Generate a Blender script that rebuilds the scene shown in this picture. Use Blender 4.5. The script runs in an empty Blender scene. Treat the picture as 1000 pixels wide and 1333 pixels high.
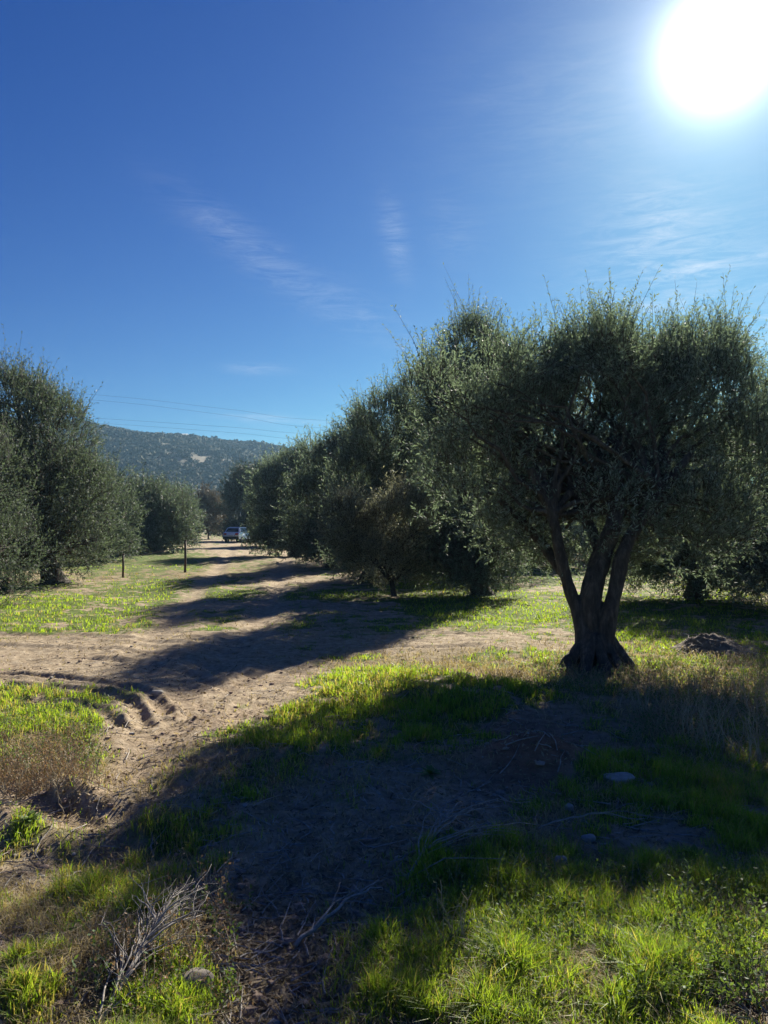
import bpy, math, random
import numpy as np

# ------------------------------------------------------------------ camera, sky, sun, exposure
SC = bpy.context.scene
COL = SC.collection
PITCH = math.radians(1.0)
CAMZ = 1.65
F = 1000.0                                    # focal length in photo pixels (photo 1000 x 1333)
cam_d = bpy.data.cameras.new('camera')
cam_d.sensor_fit = 'VERTICAL'; cam_d.sensor_height = 36.0
cam_d.lens = 36.0 * F / 1333.0
cam_d.clip_start = 0.05; cam_d.clip_end = 20000
cam = bpy.data.objects.new('camera', cam_d); COL.objects.link(cam)
cam.location = (0, 0, CAMZ)
cam.rotation_euler = (math.radians(90) + PITCH, 0, 0)
SC.camera = cam

def ray(px, py):
    """world direction through a photo pixel, scaled so that its y is 1"""
    u = (px - 500.0) / F; v = (666.5 - py) / F
    cy, sy = math.cos(PITCH), math.sin(PITCH)
    d = np.array([u, cy - v * sy, sy + v * cy])
    return d / d[1]
def at(px, py, Y):
    d = ray(px, py)
    return np.array([d[0] * Y, Y, CAMZ + d[2] * Y])
def project(x, y, z):
    cy, sy = math.cos(PITCH), math.sin(PITCH)
    dep = y * cy + (z - CAMZ) * sy
    up = -y * sy + (z - CAMZ) * cy
    dep = np.where(dep > 0.05, dep, 0.05)
    return 500.0 + F * x / dep, 666.5 - F * up / dep

sd = ray(938, 62); sd = sd / np.linalg.norm(sd)
SUN_EL = math.asin(sd[2]); SUN_AZ = math.atan2(sd[0], sd[1])      # azimuth from +Y towards +X

world = bpy.data.worlds.new('World'); SC.world = world; world.use_nodes = True
wn = world.node_tree; wn.nodes.clear()
def wnode(t, **k):
    n = wn.nodes.new(t)
    for a, b in k.items(): setattr(n, a, b)
    return n
def wmath(op, a, b=None, c=None):
    n = wnode('ShaderNodeMath', operation=op)
    for i, v in enumerate((a, b, c)):
        if v is None: continue
        if isinstance(v, (int, float)): n.inputs[i].default_value = v
        else: wn.links.new(v, n.inputs[i])
    return n.outputs[0]
w_out = wnode('ShaderNodeOutputWorld'); w_bg = wnode('ShaderNodeBackground')
sky = wnode('ShaderNodeTexSky', sky_type='NISHITA', sun_disc=False)
sky.sun_elevation = SUN_EL; sky.sun_rotation = SUN_AZ
sky.altitude = 200; sky.air_density = 1.0; sky.dust_density = 0.35; sky.ozone_density = 3.2
w_bg.inputs['Strength'].default_value = 0.085
tc = wnode('ShaderNodeTexCoord')
# a clear dry winter sky is a deeper blue than the model's: steepen its red and green
ssp = wnode('ShaderNodeSeparateColor'); wn.links.new(sky.outputs[0], ssp.inputs[0]); hs = wnode('ShaderNodeCombineColor')
SK = 4.45
wn.links.new(wmath('MULTIPLY', wmath('POWER', wmath('MAXIMUM', wmath('SUBTRACT', ssp.outputs[0], 1.25), .02), 1.2), .030 * SK), hs.inputs[0])
wn.links.new(wmath('MULTIPLY', wmath('POWER', ssp.outputs[1], 1.75), .0138 * SK), hs.inputs[1])
wn.links.new(wmath('MULTIPLY', ssp.outputs[2], .077 * SK), hs.inputs[2])
# the sun's own disc and the bright air close round it, by direction in the sky
dot = wnode('ShaderNodeVectorMath', operation='DOT_PRODUCT')
wn.links.new(tc.outputs['Generated'], dot.inputs[0]); dot.inputs[1].default_value = tuple(sd)
ang = wmath('ARCCOSINE', wmath('MINIMUM', dot.outputs['Value'], 0.9999999))   # radians from the sun
core = wmath('MULTIPLY', wmath('EXPONENT', wmath('MULTIPLY', wmath('POWER', wmath('DIVIDE', ang, 0.029), 1.3), -1.0)), 32.0)
halo = wmath('MULTIPLY', wmath('EXPONENT', wmath('DIVIDE', ang, -0.055)), 5.5)
halo2 = wmath('MULTIPLY', wmath('EXPONENT', wmath('DIVIDE', ang, -0.24)), 0.0)
glow = wmath('ADD', wmath('ADD', core, halo), halo2)
gcol = wnode('ShaderNodeVectorMath', operation='SCALE'); gcol.inputs[0].default_value = (0.86, 0.86, 0.88)
wn.links.new(glow, gcol.inputs['Scale'])
addg = wnode('ShaderNodeVectorMath', operation='ADD')
wn.links.new(hs.outputs[0], addg.inputs[0]); wn.links.new(gcol.outputs[0], addg.inputs[1])
# thin cirrus: (photo column, row, half width deg, half height deg, tilt deg, strength)
WISPS = [(318, 318, 5.0, 1.2, -32, .36), (515, 310, 0.8, 2.3, 12, .5), (340, 480, 2.0, .35, 0, .5), (350, 545, 3.4, .3, -2, .45),
         (460, 405, 5.5, 1.5, -25, .24), (870, 330, 5.0, 3.4, 8, .8), (860, 268, 2.2, 1.5, -20, .4), (985, 430, 3.0, 1.4, 10, .9),
         (930, 345, 5.0, .5, 5, .7), (590, 300, 1.6, 2.2, 20, .2), (395, 600, 8.0, 2.0, 8, .45), (800, 130, 9.0, 5.0, 0, .22), (900, 390, 6, .6, 4, .5)]
nz = wnode('ShaderNodeTexNoise'); nz.inputs['Scale'].default_value = 7; nz.inputs['Detail'].default_value = 7; nz.inputs['Roughness'].default_value = .72
nz.inputs['Distortion'].default_value = .6
mp = wnode('ShaderNodeMapping'); mp.inputs['Scale'].default_value = (2.0, 2.0, 13.0); mp.inputs['Rotation'].default_value = (0, math.radians(-9), 0)
wn.links.new(tc.outputs['Generated'], mp.inputs[0]); wn.links.new(mp.outputs[0], nz.inputs['Vector'])
tot = None
for (px, py, hw, hh, tilt, st) in WISPS:
    d = ray(px, py); d = d / np.linalg.norm(d)
    rt = np.cross(d, (0, 0, 1)); rt /= np.linalg.norm(rt); up = np.cross(rt, d)
    t = math.radians(tilt); a = rt * math.cos(t) + up * math.sin(t); b = -rt * math.sin(t) + up * math.cos(t)
    def dt(v, s):
        n = wnode('ShaderNodeVectorMath', operation='DOT_PRODUCT'); wn.links.new(tc.outputs['Generated'], n.inputs[0])
        n.inputs[1].default_value = tuple(v); return wmath('POWER', wmath('ABSOLUTE', wmath('DIVIDE', n.outputs['Value'], math.sin(math.radians(s)))), 2.0)
    e = wmath('MULTIPLY', wmath('EXPONENT', wmath('MULTIPLY', wmath('ADD', dt(a, hw), dt(b, hh)), -1.0)), st)
    tot = e if tot is None else wmath('ADD', tot, e)
ramp = wnode('ShaderNodeMapRange'); ramp.inputs[1].default_value = .40; ramp.inputs[2].default_value = .72
wn.links.new(nz.outputs[0], ramp.inputs[0])
cl = wmath('MULTIPLY', wmath('MULTIPLY', tot, ramp.outputs[0]), .6)
cmix = wnode('ShaderNodeMix', data_type='RGBA')
wn.links.new(wmath('MINIMUM', cl, 0.75), cmix.inputs[0])
wn.links.new(addg.outputs[0], cmix.inputs[6]); cmix.inputs[7].default_value = (4.0, 4.3, 4.7, 1)
wn.links.new(cmix.outputs[2], w_bg.inputs[0]); wn.links.new(w_bg.outputs[0], w_out.inputs[0])

sun_d = bpy.data.lights.new('sun', 'SUN'); sun_d.energy = 5.0; sun_d.angle = math.radians(0.55); sun_d.color = (1.0, .93, .80)
sun = bpy.data.objects.new('sun', sun_d); COL.objects.link(sun)
sun.rotation_euler = (math.radians(90) - SUN_EL, 0, -SUN_AZ + math.pi)
# the lamp shines along its local -Z: from the sun's place towards the scene
import mathutils
sun.rotation_euler = mathutils.Vector(tuple(sd)).to_track_quat('Z', 'Y').to_euler()
SC.view_settings.view_transform = 'Standard'; SC.view_settings.look = 'None'
SC.view_settings.gamma = 1.0; SC.view_settings.exposure = 1.35; SC.view_settings.use_curve_mapping = False
SC.cycles.use_denoising = True
SC.cycles.max_bounces = 7; SC.cycles.transparent_max_bounces = 4; SC.cycles.diffuse_bounces = 3
SC.cycles.transmission_bounces = 4; SC.cycles.volume_bounces = 0; SC.cycles.glossy_bounces = 2
SC.cycles.sample_clamp_indirect = 6.0; SC.cycles.caustics_reflective = False; SC.cycles.caustics_refractive = False

# ------------------------------------------------------------------ numpy noise and mesh helpers
def _hash(ix, iy, iz, s):
    with np.errstate(over='ignore'):
        h = (ix.astype(np.int64) * 374761393 + iy.astype(np.int64) * 668265263 + iz.astype(np.int64) * 2147483647 + s * 974711) & 0xffffffff
        h = ((h ^ (h >> 13)) * 1274126177) & 0xffffffff
        h = ((h ^ (h >> 16)) * 2246822519) & 0xffffffff
    return ((h ^ (h >> 15)) & 0xffffff) / float(0xffffff) * 2 - 1
def noise2(x, y, s=0):
    x0 = np.floor(x); y0 = np.floor(y); fx = x - x0; fy = y - y0
    fx = fx * fx * (3 - 2 * fx); fy = fy * fy * (3 - 2 * fy); z = np.zeros_like(x0)
    a = _hash(x0, y0, z, s); b = _hash(x0 + 1, y0, z, s); c = _hash(x0, y0 + 1, z, s); d = _hash(x0 + 1, y0 + 1, z, s)
    return (a * (1 - fx) + b * fx) * (1 - fy) + (c * (1 - fx) + d * fx) * fy
def fbm2(x, y, o=4, s=0, rough=.5):
    r = 0; a = 1; t = 0
    for i in range(o):
        r = r + a * noise2(x * 2 ** i + 17.3 * i, y * 2 ** i - 9.1 * i, s + i * 7); t += a; a *= rough
    return r / t
def noise3(x, y, z, s=0):
    x0 = np.floor(x); y0 = np.floor(y); z0 = np.floor(z); fx = x - x0; fy = y - y0; fz = z - z0
    fx = fx * fx * (3 - 2 * fx); fy = fy * fy * (3 - 2 * fy); fz = fz * fz * (3 - 2 * fz)
    r = 0
    for dz in (0, 1):
        w = fz if dz else 1 - fz
        a = _hash(x0, y0, z0 + dz, s); b = _hash(x0 + 1, y0, z0 + dz, s); c = _hash(x0, y0 + 1, z0 + dz, s); d = _hash(x0 + 1, y0 + 1, z0 + dz, s)
        r = r + w * ((a * (1 - fx) + b * fx) * (1 - fy) + (c * (1 - fx) + d * fx) * fy)
    return r
def sstep(a, b, v):
    t = np.clip((v - a) / (b - a), 0, 1); return t * t * (3 - 2 * t)

def mesh(name, V, faces, mat, parent=None, smooth=False, mats=None, midx=None, col=None):
    """faces: list of (m,k) int arrays"""
    me = bpy.data.meshes.new(name)
    V = np.asarray(V, dtype=np.float32)
    if isinstance(faces, np.ndarray): faces = [faces]
    me.vertices.add(len(V)); me.vertices.foreach_set('co', V.ravel())
    nl = sum(f.size for f in faces); nf = sum(len(f) for f in faces)
    me.loops.add(nl); me.polygons.add(nf)
    me.loops.foreach_set('vertex_index', np.concatenate([f.ravel() for f in faces]).astype(np.int32))
    tot_ = np.concatenate([np.full(len(f), f.shape[1]) for f in faces]); st = np.concatenate([[0], np.cumsum(tot_)[:-1]])
    me.polygons.foreach_set('loop_start', st.astype(np.int32)); me.polygons.foreach_set('loop_total', tot_.astype(np.int32))
    for m in ([mat] if mats is None else mats): me.materials.append(m)
    if midx is not None: me.polygons.foreach_set('material_index', np.asarray(midx, dtype=np.int32))
    me.update(calc_edges=True)
    me.polygons.foreach_set('use_smooth', np.full(nf, smooth))
    if col is not None:
        at_ = me.color_attributes.new('col', 'FLOAT_COLOR', 'POINT')
        c = np.ones((len(V), 4), dtype=np.float32); col = np.asarray(col); c[:, :col.shape[1]] = col
        at_.data.foreach_set('color', c.ravel())
    o = bpy.data.objects.new(name, me); COL.objects.link(o)
    if parent is not None: o.parent = parent
    return o
def tag(o, label=None, cat=None, group=None, kind=None):
    if label: o['label'] = label
    if cat: o['category'] = cat
    if group: o['group'] = group
    if kind: o['kind'] = kind
    return o
def empty(name, loc, label, cat, group=None):
    o = bpy.data.objects.new(name, None); COL.objects.link(o); o.location = tuple(loc); o.empty_display_size = .2
    bpy.context.view_layer.update()
    return tag(o, label, cat, group)
class MB:
    def __init__(s): s.V = []; s.Q = []; s.T = []; s.n = 0; s.C = []
    def add(s, V, Q=None, T=None, C=None):
        V = np.asarray(V, dtype=float).reshape(-1, 3); s.V.append(V)
        if Q is not None and len(Q): s.Q.append(np.asarray(Q) + s.n)
        if T is not None and len(T): s.T.append(np.asarray(T) + s.n)
        if C is not None: s.C.append(C)
        s.n += len(V)
    def tube(s, pts, rad, n=8, cap=True, wob=0, rng=None):
        pts = np.asarray(pts, float); m = len(pts); rad = np.broadcast_to(np.asarray(rad, float), (m,))
        tan = np.gradient(pts, axis=0); tan /= np.linalg.norm(tan, axis=1)[:, None] + 1e-9
        ref = np.array([0.31, .77, .12]) if abs(tan[0][2]) > .8 else np.array([0, 0, 1.0])
        a = np.cross(tan, ref); a /= np.linalg.norm(a, axis=1)[:, None] + 1e-9; b = np.cross(tan, a)
        th = np.arange(n) * 2 * math.pi / n
        R = rad[:, None] * np.ones((m, n))
        if wob and rng is not None: R = R * (1 + wob * rng.uniform(-1, 1, (m, n)))
        V = pts[:, None] + R[..., None] * (np.cos(th)[None, :, None] * a[:, None] + np.sin(th)[None, :, None] * b[:, None])
        i = np.arange(m - 1)[:, None] * n; j = np.arange(n)[None]; k = (j + 1) % n
        Q = np.stack([i + j, i + k, i + n + k, i + n + j], -1).reshape(-1, 4)
        V = V.reshape(-1, 3); T = []
        if cap:
            V = np.vstack([V, pts[0], pts[-1]]); c0 = m * n; c1 = c0 + 1
            T = [(c0, (q + 1) % n, q) for q in range(n)] + [(c1, (m - 1) * n + q, (m - 1) * n + (q + 1) % n) for q in range(n)]
        s.add(V, Q, T)
    def box(s, x0, x1, y0, y1, z0, z1, tap=0):
        V = [(x, y, z) for z in (z0, z1) for x, y in ((x0, y0), (x1, y0), (x1, y1), (x0, y1))]
        s.add(V, [(0, 3, 2, 1), (4, 5, 6, 7), (0, 1, 5, 4), (1, 2, 6, 5), (2, 3, 7, 6), (3, 0, 4, 7)])
    def build(s, name, mat, parent=None, smooth=False, bevel=0):
        fs = []
        if s.Q: fs.append(np.vstack(s.Q))
        if s.T: fs.append(np.vstack(s.T))
        o = mesh(name, np.vstack(s.V), fs, mat, parent, smooth)
        if bevel:
            b = o.modifiers.new('bevel', 'BEVEL'); b.width = bevel; b.segments = 2
        return o

# ------------------------------------------------------------------ materials
def newmat(name):
    m = bpy.data.materials.new(name); m.use_nodes = True; nt = m.node_tree
    return m, nt, nt.nodes['Principled BSDF'], nt.nodes['Material Output']
def N(nt, t, **k):
    n = nt.nodes.new(t)
    for a, b in k.items(): setattr(n, a, b)
    return n
def ramp_(nt, fac, stops):
    r = N(nt, 'ShaderNodeValToRGB'); nt.links.new(fac, r.inputs[0])
    while len(r.color_ramp.elements) < len(stops): r.color_ramp.elements.new(.5)
    for e, (p, c) in zip(r.color_ramp.elements, stops): e.position = p; e.color = (*c, 1)
    return r.outputs[0]
def noise_(nt, scale, detail=5, rough=.6, coord='Object', vec=None):
    n = N(nt, 'ShaderNodeTexNoise'); n.inputs['Scale'].default_value = scale; n.inputs['Detail'].default_value = detail; n.inputs['Roughness'].default_value = rough
    if vec is None:
        t = N(nt, 'ShaderNodeTexCoord'); vec = t.outputs[coord]
    nt.links.new(vec, n.inputs['Vector']); return n.outputs[0]
def bump_(nt, b, h, strength, dist):
    n = N(nt, 'ShaderNodeBump'); n.inputs['Strength'].default_value = strength; n.inputs['Distance'].default_value = dist
    nt.links.new(h, n.inputs['Height']); nt.links.new(n.outputs[0], b.inputs['Normal'])

def leaf_mat(name, top, under, trans, tw=.3, gloss=.62, var=.35):
    m, nt, b, out = newmat(name)
    geo = N(nt, 'ShaderNodeNewGeometry')
    mix = N(nt, 'ShaderNodeMix', data_type='RGBA'); nt.links.new(geo.outputs['Backfacing'], mix.inputs[0])
    mix.inputs[6].default_value = (*top, 1); mix.inputs[7].default_value = (*under, 1)
    hsv = N(nt, 'ShaderNodeHueSaturation'); nt.links.new(mix.outputs[2], hsv.inputs['Color'])
    mr = N(nt, 'ShaderNodeMapRange'); nt.links.new(geo.outputs['Random Per Island'], mr.inputs[0]); mr.inputs[3].default_value = 1 - var; mr.inputs[4].default_value = 1 + var
    oi = N(nt, 'ShaderNodeObjectInfo'); m2 = N(nt, 'ShaderNodeMapRange'); nt.links.new(oi.outputs['Random'], m2.inputs[0]); m2.inputs[3].default_value = .82; m2.inputs[4].default_value = 1.22
    mm2 = N(nt, 'ShaderNodeMath', operation='MULTIPLY'); nt.links.new(mr.outputs[0], mm2.inputs[0]); nt.links.new(m2.outputs[0], mm2.inputs[1]); nt.links.new(mm2.outputs[0], hsv.inputs['Value']); nt.links.new(hsv.outputs[0], b.inputs['Base Color'])
    b.inputs['Roughness'].default_value = gloss; b.inputs['Specular IOR Level'].default_value = .28
    tr = N(nt, 'ShaderNodeBsdfTranslucent'); tr.inputs[0].default_value = (*trans, 1)
    ms = N(nt, 'ShaderNodeMixShader'); ms.inputs[0].default_value = tw
    nt.links.new(b.outputs[0], ms.inputs[1]); nt.links.new(tr.outputs[0], ms.inputs[2]); nt.links.new(ms.outputs[0], out.inputs[0])
    return m
OLIVE_VEILED = leaf_mat('olive_leaf_veiled', (.085, .118, .098), (.25, .30, .285), (.20, .27, .14), .40)  # leaf colour lifted to stand in for the glare veiling the right-hand crowns
OLIVE_UNVEILED = leaf_mat('olive_leaf_unveiled', (.058, .085, .064), (.17, .21, .185), (.14, .19, .09), .32)  # darker copy of the same leaf without the glare lift, for left-hand trees
OLIVE_PALE = leaf_mat('olive_leaf_pale', (.24, .22, .12), (.36, .36, .28), (.34, .35, .20), .4)
OLIVE_DARK = leaf_mat('olive_leaf_dark', (.05, .075, .055), (.13, .16, .13), (.06, .09, .03), .18)
SHRUB = leaf_mat('maquis_leaf', (.058, .066, .034), (.07, .075, .04), (.04, .05, .02), .08, .9)
REED = leaf_mat('reed_leaf', (.22, .15, .09), (.28, .2, .12), (.3, .18, .08), .3)
DUSKY = leaf_mat('dusky_leaf', (.13, .115, .075), (.16, .145, .10), (.15, .12, .07), .2)
WEED = leaf_mat('weed_leaf', (.06, .11, .03), (.10, .15, .05), (.2, .3, .04), .35)

def bark():
    m, nt, b, out = newmat('olive_bark')
    t = N(nt, 'ShaderNodeTexCoord'); mp_ = N(nt, 'ShaderNodeMapping'); mp_.inputs['Scale'].default_value = (1, 1, .28)
    nt.links.new(t.outputs['Object'], mp_.inputs[0])
    n = noise_(nt, 22, 8, .7, vec=mp_.outputs[0]); n2 = noise_(nt, 4, 4, .6)
    c = ramp_(nt, n, [(.3, (.03, .024, .02)), (.5, (.08, .065, .055)), (.7, (.18, .155, .13))])
    mx = N(nt, 'ShaderNodeMix', data_type='RGBA', blend_type='MULTIPLY'); mx.inputs[0].default_value = .6
    nt.links.new(c, mx.inputs[6]); nt.links.new(ramp_(nt, n2, [(.35, (.55, .5, .45)), (.65, (1.2, 1.15, 1.05))]), mx.inputs[7])
    nt.links.new(mx.outputs[2], b.inputs['Base Color']); b.inputs['Roughness'].default_value = .9
    bump_(nt, b, n, 1.0, .05); return m
BARK = bark()
def simple(name, c1, c2, scale, rough=.9, bstr=.4, bd=.01):
    m, nt, b, out = newmat(name); n = noise_(nt, scale, 6, .65)
    nt.links.new(ramp_(nt, n, [(.3, c1), (.7, c2)]), b.inputs['Base Color']); b.inputs['Roughness'].default_value = rough
    bump_(nt, b, n, bstr, bd); return m
TWIG = simple('grey_twig', (.16, .14, .12), (.42, .38, .33), 30)
STONE = simple('limestone', (.20, .18, .15), (.42, .39, .34), 14, .85, .6, .01)
STONE_D = simple('dark_stone', (.09, .075, .06), (.22, .19, .16), 14, .9, .6, .01)
HEAP = simple('heap_soil', (.07, .05, .04), (.22, .17, .13), 12, .95, 1, .03)
POST = simple('rusty_post', (.045, .03, .022), (.10, .065, .045), 20, .8)
PLASTER = simple('white_plaster', (.62, .60, .55), (.78, .76, .72), 2, .9, .2)
TILE = simple('clay_tile', (.28, .12, .07), (.42, .2, .12), 3, .9, .2)
STRAW = simple('dry_stalk', (.24, .19, .11), (.48, .40, .26), 9, .9, 0.0)

def attr_mat(name, base_ramp_noise=None, rough=.85, trans=0.0, spec=.3):
    m, nt, b, out = newmat(name); a = N(nt, 'ShaderNodeAttribute', attribute_name='col')
    nt.links.new(a.outputs['Color'], b.inputs['Base Color']); b.inputs['Roughness'].default_value = rough; b.inputs['Specular IOR Level'].default_value = spec
    if trans:
        tr = N(nt, 'ShaderNodeBsdfTranslucent'); g = N(nt, 'ShaderNodeVectorMath', operation='MULTIPLY'); g.inputs[1].default_value = (2.1, 2.0, 1.0)
        nt.links.new(a.outputs['Color'], g.inputs[0]); nt.links.new(g.outputs[0], tr.inputs[0])
        ms = N(nt, 'ShaderNodeMixShader'); ms.inputs[0].default_value = trans
        nt.links.new(b.outputs[0], ms.inputs[1]); nt.links.new(tr.outputs[0], ms.inputs[2]); nt.links.new(ms.outputs[0], out.inputs[0])
    return m
GRASS = attr_mat('grass_blade', trans=.5, rough=.5, spec=.4)
DRY = attr_mat('dry_litter', trans=.25, rough=.8)

def ground_mat():
    # 'col' holds the cover of the ground: R = grass, G = dry straw and litter, B = red earth, A unused
    m, nt, b, out = newmat('field_ground')
    a = N(nt, 'ShaderNodeAttribute', attribute_name='col'); sep = N(nt, 'ShaderNodeSeparateColor'); nt.links.new(a.outputs['Color'], sep.inputs[0])
    big = noise_(nt, .9, 5, .6); mid = noise_(nt, 9, 6, .7); fine = noise_(nt, 70, 5, .75)
    soil = ramp_(nt, mid, [(.28, (.16, .118, .072)), (.48, (.32, .25, .165)), (.72, (.50, .41, .29))])
    red = ramp_(nt, mid, [(.3, (.17, .085, .05)), (.7, (.33, .19, .12))])
    dry = ramp_(nt, fine, [(.3, (.12, .09, .05)), (.55, (.28, .22, .12)), (.75, (.42, .35, .21))])
    grs = ramp_(nt, fine, [(.3, (.05, .07, .016)), (.6, (.13, .175, .035)), (.8, (.21, .25, .06))])
    def mx(f, x, y):
        n = N(nt, 'ShaderNodeMix', data_type='RGBA'); nt.links.new(f, n.inputs[0]); nt.links.new(x, n.inputs[6]); nt.links.new(y, n.inputs[7]); return n.outputs[2]
    def mt(op, x, y):
        n = N(nt, 'ShaderNodeMath', operation=op, use_clamp=True)
        for i, v in enumerate((x, y)):
            if isinstance(v, (int, float)): n.inputs[i].default_value = v
            else: nt.links.new(v, n.inputs[i])
        return n.outputs[0]
    def thr(mask):     # break the mask up with fine noise
        s = mt('ADD', mask, mt('MULTIPLY', mt('SUBTRACT', fine, .5), 1.2)); r = N(nt, 'ShaderNodeMapRange'); nt.links.new(s, r.inputs[0])
        r.inputs[1].default_value = .22; r.inputs[2].default_value = .62; return r.outputs[0]
    c = mx(sep.outputs[2], soil, red); c = mx(thr(sep.outputs[1]), c, dry); c = mx(thr(sep.outputs[0]), c, grs)
    nt.links.new(c, b.inputs['Base Color']); b.inputs['Roughness'].default_value = .95; b.inputs['Specular IOR Level'].default_value = .15
    h = mt('ADD', mt('MULTIPLY', mid, .5), mt('MULTIPLY', fine, .35)); bump_(nt, b, h, .9, .05)
    return m
GROUND = ground_mat()

# ------------------------------------------------------------------ ground shape
def flat_hit(px, py):       # photo pixel on the level plane z = 0
    d = ray(px, py); Y = -CAMZ / d[2]; return np.array([d[0] * Y, Y])
RUTS = [  # (photo pixels along it, half width m, depth m)
    ([(-60, 878), (20, 880), (90, 885), (150, 893), (195, 908), (215, 930)], .07, .055),
    ([(10, 893), (80, 896), (130, 904), (170, 918), (188, 945)], .065, .050),
    ([(30, 912), (90, 914), (128, 926), (150, 950)], .06, .04),
    ([(40, 858), (110, 858), (180, 864), (250, 876), (300, 900)], .08, .04),
    ([(-40, 838), (60, 842), (150, 846), (230, 856), (330, 880)], .09, .035),
    ([(-40, 824), (80, 828), (200, 836), (320, 850)], .10, .03),
    ([(30, 1035), (80, 1062), (130, 1068), (190, 1055), (235, 1030)], .13, .07),
    ([(330, 690), (300, 720), (270, 755), (230, 800), (190, 850)], .25, .05),
    ([(380, 700), (370, 730), (360, 770), (330, 820), (260, 880), (200, 960), (120, 1080)], .22, .05),
    ([(620, 845), (500, 842), (420, 850), (330, 880), (260, 930)], .12, .045), ([(640, 828), (520, 826), (430, 832)], .10, .035),
    ([(430, 1000), (400, 1080), (370, 1180), (350, 1333)], .18, .04), ([(520, 1010), (490, 1080), (470, 1200)], .15, .03)]
RUTW = [(np.array([flat_hit(*p) for p in pts]), w, d) for pts, w, d in RUTS]
MOUNDS = [(778, 868, .6, .45, .05), (690, 1000, .42, .30, .22), (300, 985, .5, .25, .06), (60, 1110, .5, .22, -.05), (160, 1110, .45, .2, -.06), (560, 905, 1.3, .9, .12),
          (925, 850, .5, .35, .05), (90, 1040, .35, .12, .07), (620, 1110, .5, .3, .06), (800, 1290, .7, .4, .05), (230, 1230, .4, .3, .07), (60, 1290, .3, .25, .06)]
MOUNDW = [(*flat_hit(px, py), rx, ry, h) for px, py, rx, ry, h in MOUNDS]
def seg_dist(x, y, P):
    best = np.full(x.shape, 1e9)
    for a, b in zip(P[:-1], P[1:]):
        d = b - a; L = d @ d + 1e-9; t = np.clip(((x - a[0]) * d[0] + (y - a[1]) * d[1]) / L, 0, 1)
        best = np.minimum(best, (x - a[0] - t * d[0]) ** 2 + (y - a[1] - t * d[1]) ** 2)
    return np.sqrt(best)
def ground_z(x, y, fine=True):
    x = np.asarray(x, float); y = np.asarray(y, float); r = np.hypot(x, y)
    z = .10 * fbm2(x * .22, y * .22, 3, 3) * sstep(0, 8, r) + .5 * fbm2(x * .02, y * .02, 3, 11) * sstep(40, 160, r)
    z = z + .035 * fbm2(x * 1.3, y * 1.3, 3, 5)
    # the ground falls a little towards the camera on the right, below the weedy edge
    for mx_, my_, rx, ry, h in MOUNDW: z = z + h * np.exp(-((x - mx_) / rx) ** 2 - ((y - my_) / ry) ** 2)
    near = r < 60
    if near.any():
        xs, ys = x[near], y[near]; dz = np.zeros_like(xs)
        for P, w, d in RUTW:
            q = (seg_dist(xs, ys, P) + .02 * noise2(xs * 3, ys * 3, 9)) / w
            dz += .55 * d * (-np.exp(-q * q) + .75 * np.exp(-((q - 1.7) / .7) ** 2))
        z = z.copy(); z[near] += dz
    if fine:
        f = 1 - sstep(12, 30, r)
        cl = fbm2(x * 7, y * 7, 4, 21, .6); z = z + f * (.018 * cl + .010 * np.maximum(0, fbm2(x * 16, y * 16, 3, 31, .6)) * (1 + noise2(x * 1.1, y * 1.1, 8)))
        z = z + .05 * sstep(12, 30, r) * (1 - sstep(80, 200, r)) * fbm2(x * 1.7, y * 1.7, 3, 41)
    return z
def gz(x, y): return float(ground_z(np.array([x]), np.array([y]))[0])
def ground_pt(px, py):
    d = ray(px, py); Y = -CAMZ / d[2]
    for _ in range(12): Y = (gz(d[0] * Y, Y) - CAMZ) / d[2]
    return np.array([d[0] * Y, Y, gz(d[0] * Y, Y)])

# cover maps: patches (photo column, row, half width, half height, amount)
G_PATCH = [(700, 815, 250, 20, .45), (760, 860, 150, 16, .5), (450, 860, 60, 10, .4), (300, 965, 60, 14, .5), (420, 1040, 110, 30, .5), (180, 820, 160, 8, .35), (620, 1060, 90, 20, .4),(60, 795, 150, 24, 1.3), (230, 770, 80, 14, 1.2), (30, 925, 125, 34, 1.1), (0, 955, 150, 30, .8), (650, 788, 115, 22, 1.7), (560, 760, 60, 12, .9), (400, 775, 140, 8, .8),
           (470, 895, 80, 24, 1.1), (600, 910, 90, 26, 1.0), (680, 915, 40, 20, .7), (500, 950, 130, 45, 1.0), (380, 980, 90, 30, .7), (850, 840, 70, 14, .8), (990, 850, 60, 20, 1.0), (870, 880, 70, 20, .6),
           (900, 790, 160, 40, .8), (860, 1040, 140, 50, .9), (980, 1020, 70, 80, .8), (640, 1120, 150, 40, .5), (760, 1260, 230, 85, 1.3), (930, 1210, 150, 60, 1.3), (900, 1150, 110, 22, 1.0), (620, 1300, 110, 60, 1.1),
           (180, 1205, 70, 35, .9), (220, 1300, 70, 50, 1.0), (60, 1290, 60, 60, .6), (560, 1200, 120, 40, .6), (700, 1170, 200, 50, .8), (150, 1100, 140, 40, .5), (35, 1075, 25, 18, .9), (330, 935, 40, 18, .4),
           (160, 735, 150, 12, .6), (210, 720, 60, 16, .8), (700, 745, 200, 10, .7), (530, 985, 150, 25, .5), (480, 1250, 60, 80, .3), (90, 1180, 90, 16, .4), (300, 800, 60, 10, .3)]
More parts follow.
